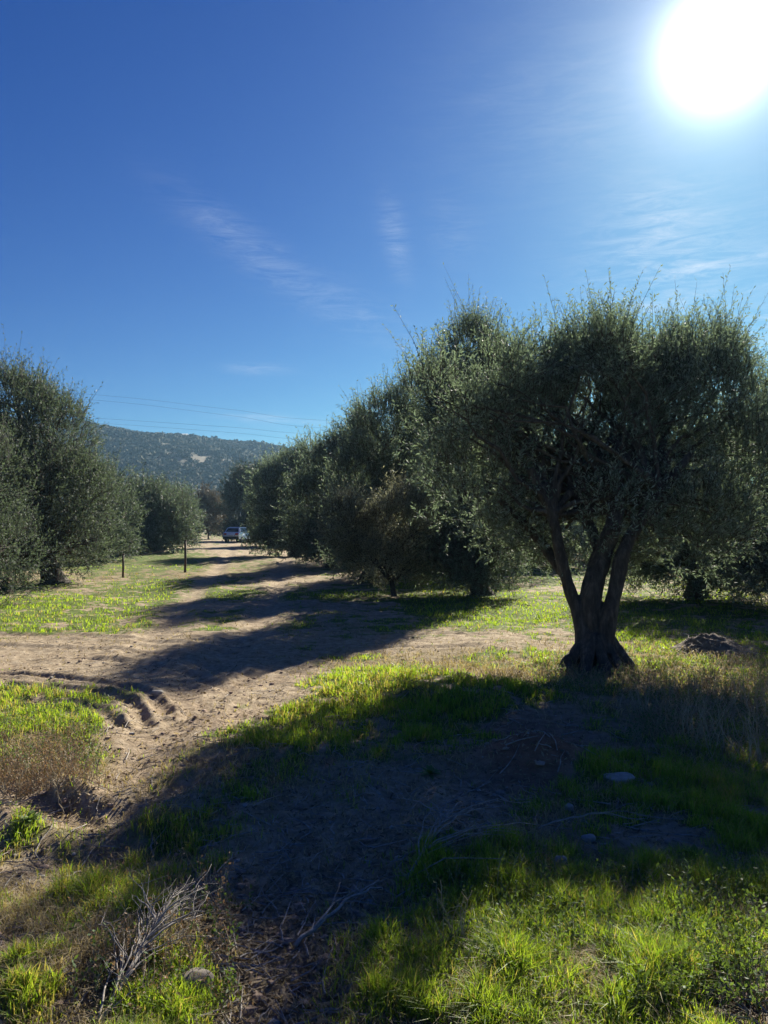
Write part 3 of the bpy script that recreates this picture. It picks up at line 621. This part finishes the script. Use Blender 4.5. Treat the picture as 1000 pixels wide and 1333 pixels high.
# ------------------------------------------------------------------ grass and litter
print('grass')
rng = np.random.default_rng(101)
def blades(X, Y, H, W, lean, col, rng, name, label, cat, mat, droop=.5):
    n = len(X); Z = ground_z(X, Y) - .004; a = rng.uniform(0, 2 * math.pi, n); s = np.stack([np.cos(a), np.sin(a), np.zeros(n)], -1)
    ld = rng.uniform(0, 2 * math.pi, n); lv = np.stack([np.cos(ld), np.sin(ld), np.zeros(n)], -1) * (lean * rng.uniform(.2, 1, n))[:, None]
    B = np.stack([X, Y, Z], -1); up = np.array([0, 0, 1.0])
    M = B + (up * .58 + lv * .35) * H[:, None]; T = B + (up * (1 - droop * np.minimum(lean, 1)[:, None] * .5) + lv * 1.1) * H[:, None]
    w = W[:, None] * .5
    V = np.stack([B - s * w, B + s * w, M + s * w * .75, M - s * w * .75, T], 1).reshape(-1, 3)
    k = np.arange(n)[:, None] * 5; Q = k + np.array([[0, 1, 2, 3]]); Tt = k + np.array([[3, 2, 4]])
    o = mesh(name, V, [Q, Tt], mat, col=np.repeat(col, 5, axis=0)); return tag(o, label, cat, kind='stuff')
def scatter(n, y0, y1, margin=80, near_pow=1.0):
    """random ground spots seen between two distances, evenly over the picture's rows"""
    inv = rng.uniform(1 / y1 ** near_pow, 1 / y0 ** near_pow, n); Y = inv ** (-1 / near_pow); px = rng.uniform(-margin, 1000 + margin, n); return (px - 500) / F * Y, Y
def pickcol(n, a, b, rng): t = rng.uniform(0, 1, n)[:, None]; return np.array(a) * (1 - t) + np.array(b) * t
X, Y = scatter(950000, 2.1, 32, near_pow=1.15)
G, D, R, Bp = cover(X, Y); tuft = np.clip(.62 + .8 * fbm2(X * 4, Y * 4, 4, 131, .7), 0.1, 1.3)
keep = rng.uniform(size=len(X)) < np.clip(G * G * .95, 0, 1) * tuft * np.clip(.5 + 2.2 / Y, .25, 1) * 1.1
X, Y, G, tuft = X[keep], Y[keep], G[keep], tuft[keep]; n = len(X); print('blades', n)
H = (.035 + .075 * G * tuft) * rng.uniform(.35, 1.35, n) * np.where(Y < 4.2, 1.15, np.where(Y > 9, .75, .95)); W = np.maximum(.0045, .0012 * Y) * rng.uniform(.7, 1.3, n)
colr = pickcol(n, (.095, .175, .018), (.24, .32, .04), rng); yel = rng.uniform(size=n) < np.where(Y > 8, .35, 1.0) * (.16 + .24 * (noise2(X * .8, Y * .8, 5) > .1)); colr[yel] = pickcol(int(yel.sum()), (.20, .19, .05), (.32, .27, .12), rng)
blades(X, Y, H, W, rng.uniform(.2, 1.25, n), colr, rng, 'grass', 'short fresh green grass growing in patches over the field', 'grass', GRASS)
X, Y = scatter(600000, 2.1, 26, near_pow=1.1); G, D, R, Bp = cover(X, Y)
keep = rng.uniform(size=len(X)) < np.clip(D * .75 + .05, 0, 1) * np.clip(.3 + 2.0 / Y, .2, .8); X, Y, D = X[keep], Y[keep], D[keep]; n = len(X); print('straw', n)
blades(X, Y, rng.uniform(.02, .10, n) * (.6 + D), np.maximum(.0028, .0009 * Y) * rng.uniform(.7, 1.3, n), rng.uniform(.8, 2.6, n), pickcol(n, (.14, .11, .07), (.42, .35, .22), rng), rng,
       'dry_grass', 'dry straw and dead grass lying between the green patches', 'dry grass', DRY, droop=1.0)
# fallen olive leaves lying flat
X, Y = scatter(60000, 2.1, 14, near_pow=1.1); G, D, R, Bp = cover(X, Y); k_ = rng.uniform(size=len(X)) < np.clip(.55 + .8 * fbm2(X * 1.3, Y * 1.3, 3, 200), .05, 1) * np.clip(1.3 - G, .2, 1); X, Y = X[k_], Y[k_]; n = len(X)
a = rng.uniform(0, 6.28, n); l_ = rng.uniform(.012, .028, n); w_ = l_ * rng.uniform(.2, .34, n); dx, dy = np.cos(a), np.sin(a); Z = ground_z(X, Y) + rng.uniform(.002, .012, n)
c_ = np.stack([X, Y, Z], -1); d3 = np.stack([dx, dy, rng.normal(size=n) * .25], -1) * l_[:, None]; s3 = np.stack([-dy, dx, rng.normal(size=n) * .35], -1) * w_[:, None]
V = np.stack([c_ - d3, c_ + s3, c_ + d3, c_ - s3], 1).reshape(-1, 3); cl_ = pickcol(n, (.09, .065, .04), (.34, .27, .18), rng)
tag(mesh('leaf_litter', V, np.arange(len(V)).reshape(-1, 4), DRY, col=np.repeat(cl_, 4, axis=0)), 'fallen dry leaves scattered over the ground', 'leaf litter', kind='stuff')
# small-leaved weeds on the edge right of the big trunk and in the foreground
def leafy(n, boxes, hmax, name, label, mat, leaf=.022):
    A = []
    for (x0, x1, y0, y1, w) in boxes:
        m_ = int(n * w); px = rng.uniform(x0, x1, m_); py = rng.uniform(y0, y1, m_); d_ = np.array([ray(a, b)[[0, 2]] for a, b in zip(px, py)]); Yc = -CAMZ / d_[:, 1]; A.append(np.stack([d_[:, 0] * Yc, Yc], -1))
    A = np.vstack(A); cl = fbm2(A[:, 0] * 3, A[:, 1] * 3, 3, 17); A = A[cl + rng.uniform(-.4, .4, len(A)) > -.15]; Z = ground_z(A[:, 0], A[:, 1])
    st = np.stack([A[:, 0], A[:, 1], Z], -1); dr = rng.normal(size=st.shape) * .45 + [0, 0, 1]; dr /= np.linalg.norm(dr, axis=1)[:, None]
    V, Q, TV, TQ = twigs_leaves(st, dr, rng.uniform(.35, 1, len(st)) * hmax, 9, leaf, leaf * .5, rng, tw_r=.0016)
    tag(mesh(name, np.vstack([V, TV]), np.vstack([Q, TQ + len(V)]), None, mats=[mat, STRAW], midx=np.concatenate([np.zeros(len(Q)), np.ones(len(TQ))])), label, 'weeds', kind='stuff')
leafy(4200, [(700, 1000, 868, 915, .28), (820, 1060, 905, 980, .28), (560, 1000, 1150, 1333, .35), (80, 320, 1180, 1333, .04), (0, 130, 930, 1010, .12)], .13, 'ground_weeds', 'low small-leaved weeds matted over the field edge', WEED)
leafy(2600, [(700, 850, 868, 900, .08), (820, 1040, 885, 985, .5), (0, 110, 960, 1045, .3), (120, 300, 1170, 1333, .12)], .20, 'dead_weeds', 'brown dead weeds standing among the green ones', REED, .016)

# pebbles and clods, litter twigs
def rocks(n, ymax, smin, smax, name, label, mat, cat, wsel):
    X, Y = scatter(n, 2.1, ymax); G, D, R, Bp = cover(X, Y); k = rng.uniform(size=n) < wsel(G, D, Bp); X, Y = X[k], Y[k]; m_ = len(X)
    t = (1 + 5 ** .5) / 2; ico = np.array([(-1, t, 0), (1, t, 0), (-1, -t, 0), (1, -t, 0), (0, -1, t), (0, 1, t), (0, -1, -t), (0, 1, -t), (t, 0, -1), (t, 0, 1), (-t, 0, -1), (-t, 0, 1)]) / 1.9
    fc = np.array([(0, 11, 5), (0, 5, 1), (0, 1, 7), (0, 7, 10), (0, 10, 11), (1, 5, 9), (5, 11, 4), (11, 10, 2), (10, 7, 6), (7, 1, 8), (3, 9, 4), (3, 4, 2), (3, 2, 6), (3, 6, 8), (3, 8, 9), (4, 9, 5), (2, 4, 11), (6, 2, 10), (8, 6, 7), (9, 8, 1)])
    S = smin * (smax / smin) ** (rng.uniform(0, 1, m_) ** 2.2); sc = S[:, None] * rng.uniform(.6, 1.3, (m_, 3)) * [1, 1, .6]
    V = ico[None] * (1 + rng.uniform(-.22, .22, (m_, 12, 1))) * sc[:, None] + np.stack([X, Y, ground_z(X, Y) + S * .15], -1)[:, None]
    tag(mesh(name, V.reshape(-1, 3), (fc[None] + np.arange(m_)[:, None, None] * 12).reshape(-1, 3), mat), label, cat, kind='stuff')
CLOD = simple('soil_clod', (.17, .11, .075), (.38, .28, .2), 9, .95, .5, .01)
rocks(14000, 16, .004, .028, 'soil_clods', 'loose clods of tan earth over the bare ground', CLOD, 'clods', lambda G, D, B: np.clip(.9 - G, .03, 1) * (.3 + .7 * np.clip(B, 0, 1)))
rocks(1500, 14, .005, .022, 'gravel', 'small pale stones scattered on the soil', STONE, 'gravel', lambda G, D, B: np.clip(.8 - G, .05, 1))
tw = MB(); X, Y = scatter(2200, 2.2, 12)
for x, y in zip(X, Y):
    a = rng.uniform(0, math.pi); L = rng.uniform(.05, .28); xs = x + np.linspace(-.5, .5, 4) * L * math.cos(a) + rng.normal(size=4) * .008; ys = y + np.linspace(-.5, .5, 4) * L * math.sin(a) + rng.normal(size=4) * .008
    tw.tube(np.stack([xs, ys, ground_z(xs, ys) + .008 + rng.uniform(0, .012, 4)], -1), np.array([.003, .0028, .002, .001]) * rng.uniform(.6, 1.5), 4, cap=False)
tag(tw.build('twig_litter', TWIG), 'fallen bits of twig strewn over the ground', 'litter', kind='stuff')

# ------------------------------------------------------------------ single things on the ground
print('things')
def stone(px, py, w, h, d, label, mat, seed, rot=0, point=False):
    rng = np.random.default_rng(seed); p = ground_pt(px, py); n, mr = 24, 14
    lat = np.linspace(-math.pi / 2, math.pi / 2, mr); lon = np.arange(n) * 2 * math.pi / n; LA, LO = np.meshgrid(lat, lon, indexing='ij')
    X = np.cos(LA) * np.cos(LO); Yv = np.cos(LA) * np.sin(LO); Z = np.sin(LA)
    if point: X = np.sign(X) * np.abs(X) ** .9; Yv = Yv * (1 - .55 * X)
    P = np.stack([np.sign(X) * np.abs(X) ** .75, np.sign(Yv) * np.abs(Yv) ** .75, np.sign(Z) * np.abs(Z) ** .7], -1)
    q = 1 + .16 * noise3(P[..., 0] * 1.7 + seed, P[..., 1] * 1.7, P[..., 2] * 1.7, seed) + .06 * noise3(P[..., 0] * 5, P[..., 1] * 5, P[..., 2] * 5, seed + 1)
    P = P * q[..., None] * [w / 2, d / 2, h / 2]; c, s_ = math.cos(rot), math.sin(rot); P = np.stack([P[..., 0] * c - P[..., 1] * s_, P[..., 0] * s_ + P[..., 1] * c, P[..., 2] + h * .28 + .01], -1)
    i = np.arange(mr - 1)[:, None] * n; j = np.arange(n)[None]; k = (j + 1) % n; Q = np.stack([i + j, i + k, i + n + k, i + n + j], -1).reshape(-1, 4)
    o = mesh('stone', P.reshape(-1, 3), Q, mat, smooth=True); o.location = tuple(p); return tag(o, label, 'stone')
stone(252, 1290, .13, .07, .09, 'brown flat-topped stone in the grass beside the cut branch', STONE_D, 3, .1)
stone(808, 1018, .21, .05, .12, 'pale pointed flat stone in the shaded grass', STONE, 4, .35, True)
stone(741, 1056, .055, .04, .04, 'small pale stone just below the red earth mound', STONE, 5, .5)
stone(766, 1096, .07, .035, .05, 'small bright stone below the pointed flat one', STONE, 6, .2)
stone(730, 1128, .06, .05, .05, 'small round stone, lowest of the three in the shade', STONE, 7)
stone(205, 905, .12, .05, .09, 'small tan stone on the wheel-rutted earth', STONE, 8)

def cut_branch(px0, py0, px1, py1, ntw, h, r, label, seed, spread=.30, kinds='cut_branch'):
    rng = np.random.default_rng(seed); a = ground_pt(px0, py0); b_ = ground_pt(px1, py1); mb = MB(); ax = b_ - a; L = np.linalg.norm(ax); side = np.cross(ax / L, [0, 0, 1])
    P = curve(a + [0, 0, .02], b_ + [0, 0, h], 14, .05, rng, .06); mb.tube(P, np.linspace(r, r * .3, 14), 7, wob=.1, rng=rng)
    for q in range(ntw):
        s = rng.uniform(.02, .75); o_ = P[int(s * 13)]; e = o_ + ax * rng.uniform(.25, .6) * (1 - s * .5) + side * rng.normal() * spread * L * .5 + [0, 0, rng.uniform(-.01, h)]
        e[2] = max(e[2], gz(e[0], e[1]) + .01); C = curve(o_, e, 9, .045, rng, .10); C[:, 2] = np.maximum(C[:, 2], ground_z(C[:, 0], C[:, 1]) + .004)
        rr_ = r * rng.uniform(.3, .6); mb.tube(C, np.linspace(rr_, rr_ * .3, 9), 5)
        for w in range(3):
            o2 = C[rng.integers(3, 8)]; e2 = o2 + (ax / L * rng.uniform(.05, .16) + side * rng.normal() * .08 + np.array([0, 0, rng.uniform(-.02, .05)])); mb.tube(curve(o2, e2, 5, .1, rng), np.linspace(rr_ * .45, rr_ * .15, 5), 4)
    mb.V = [v - a for v in mb.V]; o = mb.build(kinds, TWIG, smooth=True); o.location = tuple(a); return tag(o, label, 'branch')
cut_branch(128, 1340, 236, 1195, 40, .07, .009, 'pale dry pruned branch with curved twigs lying in the bottom left', 9)
cut_branch(530, 1150, 600, 1065, 16, .09, .008, 'shaded heap of thin grey prunings left of centre foreground', 10, .9)
cut_branch(384, 1238, 498, 1165, 2, .03, .010, 'single long grey stick lying on the shaded earth', 13, .1)
cut_branch(700, 1085, 860, 1080, 3, .04, .005, 'thin twig lying across the bare earth right of centre', 14, .3)

def stalks(px, py, n, h, sp, label, seed, mat=STRAW, name='dry_weed', group=None, leafn=0):
    rng = np.random.default_rng(seed); p = ground_pt(px, py); mb = MB()
    for q in range(n):
        o_ = p + np.array([rng.normal() * sp, rng.normal() * sp, 0]); o_[2] = gz(o_[0], o_[1]) - .005; H_ = h * rng.uniform(.5, 1.1)
        e = o_ + np.array([rng.normal() * .22 * H_, rng.normal() * .22 * H_, H_]); C = curve(o_, e, 7, .08, rng); mb.tube(C, np.linspace(.0034, .0012, 7), 4)
        for w in range(4):
            o2 = C[rng.integers(2, 7)]; d = rng.normal(size=3) * .5; d[2] = abs(d[2]) + .4; mb.tube(curve(o2, o2 + d * H_ * .22, 4, .08, rng), np.linspace(.0017, .0007, 4), 3)
    mb.V = [v - p for v in mb.V]; o = mb.build(name, mat); o.location = tuple(p); return tag(o, label, 'weed', group)
GW = 'dry weed clumps on the field edge'
stalks(905, 960, 26, .40, .12, 'tall dry weed clump above the shaded grass on the right, leaning stalks', 1, group=GW)
stalks(955, 985, 30, .42, .14, 'dry weed clump nearest the right edge, thickest stalks', 2, group=GW)
stalks(985, 935, 20, .32, .12, 'dry weed clump cut by the right edge at the sunlit border', 3, group=GW)
stalks(850, 925, 18, .22, .14, 'short dry weed clump right of the trunk foot', 4, group=GW)
stalks(50, 1030, 34, .22, .16, 'tangled grey weed clump on the rut edge at the left', 5, group=GW)
stalks(100, 1045, 18, .16, .10, 'small straw-coloured weed clump beside the left tangled one', 6, group=GW)
stalks(590, 1240, 4, .24, .03, 'few thin dry stalks rising from the foreground grass', 7, group=GW)
def rosette(px, py, r, n, label, seed):
    rng = np.random.default_rng(seed); p = ground_pt(px, py); mb = MB()
    for q in range(n):
        a = rng.uniform(0, 2 * math.pi); el = rng.uniform(.25, 1.2); L = r * rng.uniform(.6, 1.1); d = np.array([math.cos(a) * math.cos(el), math.sin(a) * math.cos(el), math.sin(el)]); s = np.array([-math.sin(a), math.cos(a), 0]) * L * .16
        C = [d * L * t + np.array([0, 0, -.35 * L * t * t]) + [0, 0, .01] for t in (.05, .35, .7, 1)]; wd = (.3, 1, .8, .05)
        V = [c + s * w_ * sg for c, w_ in zip(C, wd) for sg in (-1, 1)]; mb.add(V, [(0, 1, 3, 2), (2, 3, 5, 4), (4, 5, 7, 6)])
    o = mb.build('weed_plant', WEED); o.location = tuple(p); return tag(o, label, 'plant')
rosette(38, 1085, .10, 22, 'leafy green weed at the left edge above the shade', 1)
rosette(905, 1125, .13, 20, 'broad-leaved weed in shaded grass at the right', 2)
rosette(560, 1010, .10, 18, 'small leafy weed in the shaded centre grass', 3)

# heap of earth and dead weeds
p = ground_pt(925, 848); n = 60; gx, gy = np.meshgrid(np.linspace(-1, 1, n), np.linspace(-1, 1, n)); r2 = gx ** 2 * 1.0 + gy ** 2
hz = .22 * np.exp(-r2 * 2.6) * (1 + .5 * fbm2(gx * 3, gy * 3, 4, 5, .6)) - .03 + .03 * fbm2(gx * 9, gy * 9, 3, 6)
X_ = gx.ravel() * .62; Y_ = gy.ravel() * .5; i = np.arange(n - 1)[:, None] * n; j = np.arange(n - 1)[None]
keepq = np.stack([i + j, i + j + 1, i + n + 1 + j, i + n + j], -1).reshape(-1, 4); keepq = keepq[(r2.ravel()[keepq].max(1) < 1.0)]
t = empty('earth_heap', p, 'dark heap of earth and dead weeds in the sunny strip', 'heap')
zz = ground_z(X_ + p[0], Y_ + p[1]) - p[2]; mesh('mound', np.stack([X_, Y_, zz + hz.ravel()], -1), keepq, HEAP, t, smooth=True)
rng = np.random.default_rng(9); mb = MB()
for q in range(70):
    a = rng.normal(size=2) * [.25, .18]; z0 = float(gz(a[0] + p[0], a[1] + p[1]) - p[2]) + .19 * math.exp(-((a[0] / .62) ** 2 + (a[1] / .5) ** 2) * 2.6); e = np.array([a[0], a[1], z0]) + rng.normal(size=3) * [.12, .12, .04]
    mb.tube(curve([a[0], a[1], z0], e, 4, .1, rng), [.004, .004, .003, .001], 4)
mb.build('dead_weeds', TWIG, t)

# fence posts
def post(px, py0, py1, r, label):
    p = ground_pt(px, py0); top = at(px, py1, p[1])[2] - p[2]; mb = MB(); mb.tube([(0, 0, -.1), (0.01, 0, top * .5), (0, .01, top)], [r, r * .95, r * .9], 8)
    t = empty('fence_post', p, label, 'post', 'old fence posts on the left'); mb.build('pole', POST, t, smooth=True)
    c = MB(); c.tube([(0, .01, top - .002), (0, .01, top + .03)], [r * 1.25, r * 1.1], 8); c.build('cap', POST, t); return p + [0, 0, top]
pa = post(241, 745, 704, .045, 'taller dark fence post on the edge of the far shadow')
pb = post(160, 752, 722, .035, 'shorter rusty fence post below the left-hand olives')
rng = np.random.default_rng(3)
for f_, nm in ((.88, 'upper fence wire strung between the two posts'), (.5, 'lower fence wire strung between the two posts')):
    a = pa.copy(); b_ = pb.copy(); a[2] = gz(a[0], a[1]) + (a[2] - gz(a[0], a[1])) * f_; b_[2] = gz(b_[0], b_[1]) + (b_[2] - gz(b_[0], b_[1])) * f_
    mb = MB(); mb.tube(curve(a, b_, 12, .002, rng, -.02), .003, 4); tag(mb.build('fence_wire', POST), nm, 'wire')

# overhead cables crossing the sky on the left
CBL = simple('cable', (.05, .05, .055), (.09, .09, .1), 4, .6, 0)
for k_, (ya, yb, yc) in enumerate([(512, 533, 548), (519, 541, 558), (543, 556, 566), (549, 563, 574)]):
    Yd = 150.0; q = [at(-300, ya - 22, Yd), at(100, ya, Yd), at(300, yb, Yd), at(440, yc, Yd), at(900, yc + 10, Yd)]
    mb = MB(); mb.tube(spline(q, 40), .016, 5, cap=False); o = mb.build('power_cable', CBL)
    tag(o, ['topmost', 'second highest', 'third', 'lowest'][k_] + ' of the thin overhead cables crossing the sky at left', 'cable', 'overhead cables')

# parked car at the end of the track
p = ground_pt(312, 706); YC = p[1]; print('car at', p)
PAINT, nt, b, _ = newmat('car_paint'); pass; b.inputs['Roughness'].default_value = .3; b.inputs['Metallic'].default_value = .3
nt.links.new(ramp_(nt, noise_(nt, 3), [(.3, (.70, .76, .82)), (.7, (.78, .83, .88))]), b.inputs['Base Color'])
GLASS, nt, b, _ = newmat('car_glass'); nt.links.new(ramp_(nt, noise_(nt, 1.2), [(.3, (.02, .025, .03)), (.7, (.04, .045, .05))]), b.inputs['Base Color']); b.inputs['Roughness'].default_value = .05
RUB = simple('rubber', (.02, .02, .02), (.04, .04, .04), 20, .8, .1); RIM = simple('wheel_metal', (.35, .35, .36), (.5, .5, .5), 9, .35, .0)
LAMP, nt, b, _ = newmat('lamp_red'); nt.links.new(ramp_(nt, noise_(nt, 9), [(.3, (.30, .02, .02)), (.7, (.4, .03, .02))]), b.inputs['Base Color']); b.inputs['Roughness'].default_value = .2
car = empty('parked_car', p, 'white car parked under the trees at the end of the track', 'car'); car.rotation_euler.z = math.radians(-14)
prof = [(-2.0, .35), (-2.05, .75), (-1.95, 1.0), (-1.72, 1.05), (-1.45, 1.48), (-1.0, 1.56), (.1, 1.54), (.85, 1.05), (1.75, .88), (2.0, .62), (2.0, .35)]
def loft(prof, hw_low, hw_top, zb, zt):
    V = []; m_ = len(prof)
    for sg in (-1, 1):
        for (y, z) in prof: f_ = np.clip((z - zb) / (zt - zb), 0, 1); V.append((sg * (hw_low * (1 - f_) + hw_top * f_), y, z))
    return V, [(q, (q + 1) % m_, m_ + (q + 1) % m_, m_ + q) for q in range(m_)], m_
V, Qs, m_ = loft(prof, .86, .62, .95, 1.56); me = bpy.data.meshes.new('body'); me.from_pydata([tuple(map(float, v)) for v in V], [], [tuple(f_[::-1]) for f_ in Qs] + [tuple(range(m_)), tuple(range(2 * m_ - 1, m_ - 1, -1))]); me.materials.append(PAINT)
body = bpy.data.objects.new('body', me); COL.objects.link(body); body.parent = car; bv = body.modifiers.new('b', 'BEVEL'); bv.width = .05; bv.segments = 3
def pane(pts, nm='window'):
    P = np.array(pts, float); nrm = np.cross(P[1] - P[0], P[2] - P[0]); nrm /= np.linalg.norm(nrm); mb = MB(); mb.add(np.vstack([P + nrm * .006, P - nrm * .01]), [(0, 1, 2, 3), (7, 6, 5, 4), (0, 4, 5, 1), (1, 5, 6, 2), (2, 6, 7, 3), (3, 7, 4, 0)]); mb.build(nm, GLASS, car)
pane([(-.68, -1.735, 1.09), (.68, -1.735, 1.09), (.56, -1.48, 1.44), (-.56, -1.48, 1.44)], 'rear_window')
pane([(.68, .8, 1.1), (-.68, .8, 1.1), (-.56, .17, 1.5), (.56, .17, 1.5)], 'windscreen')
for sg in (-1, 1):
    for y0, y1, y2, y3 in ((-1.5, -.55, -.55, -1.25), (-.48, .68, .12, -.48)):
        q = [(sg * .835, y0, 1.07), (sg * .835, y1, 1.07), (sg * .665, y2, 1.46), (sg * .665, y3, 1.46)]; pane(q if sg > 0 else q[::-1], 'side_window')
    lb = MB(); lb.box(sg * .62 - .14, sg * .62 + .14, -2.10, -1.98, .78, .96); lb.build('tail_light', LAMP, car, bevel=.02)
    hb = MB(); hb.box(sg * .6 - .16, sg * .6 + .16, 1.86, 2.0, .66, .80); hb.build('headlight', RIM, car, bevel=.02)
    mm_ = MB(); mm_.box(sg * .95 - .09, sg * .95 + .09, .5, .62, 1.0, 1.13); mm_.build('wing_mirror', PAINT, car, bevel=.03)
    for y in (-1.3, 1.25):
        w = empty('wheel', (0, 0, 0), None, None); w.parent = car; w.location = (sg * .78, y, .31)
        a = np.linspace(0, 2 * math.pi, 25)[:-1]; tb = MB(); tb.tube([(-.1, 0, 0), (-.08, 0, 0), (.08, 0, 0), (.1, 0, 0)], [.28, .31, .31, .28], 24); tb.build('tyre', RUB, w, smooth=False)
        rb = MB(); rb.tube([(-.106, 0, 0), (.106, 0, 0)], [.19, .19], 18); rb.build('rim', RIM, w)
bp = MB(); bp.box(-.84, .84, -2.12, -1.95, .36, .62); bp.build('bumper', RUB, car, bevel=.04)
npl = MB(); npl.box(-.26, .26, -2.135, -2.11, .66, .77); npl.build('number_plate', PLASTER, car)

# ------------------------------------------------------------------ air
hb = MB(); hb.box(-1300, 1300, -60, 900, -9, 96); hz_o = hb.build('haze', None)
m = bpy.data.materials.new('haze'); m.use_nodes = True; nt = m.node_tree; nt.nodes.clear(); o_ = N(nt, 'ShaderNodeOutputMaterial'); pv = N(nt, 'ShaderNodeVolumePrincipled')
pv.inputs['Color'].default_value = (.38, .68, 1.0, 1); pv.inputs['Density'].default_value = .00026; pv.inputs['Anisotropy'].default_value = .3
nt.links.new(pv.outputs[0], o_.inputs['Volume']); hz_o.data.materials.clear(); hz_o.data.materials.append(m); tag(hz_o, kind='stuff')
print('done')
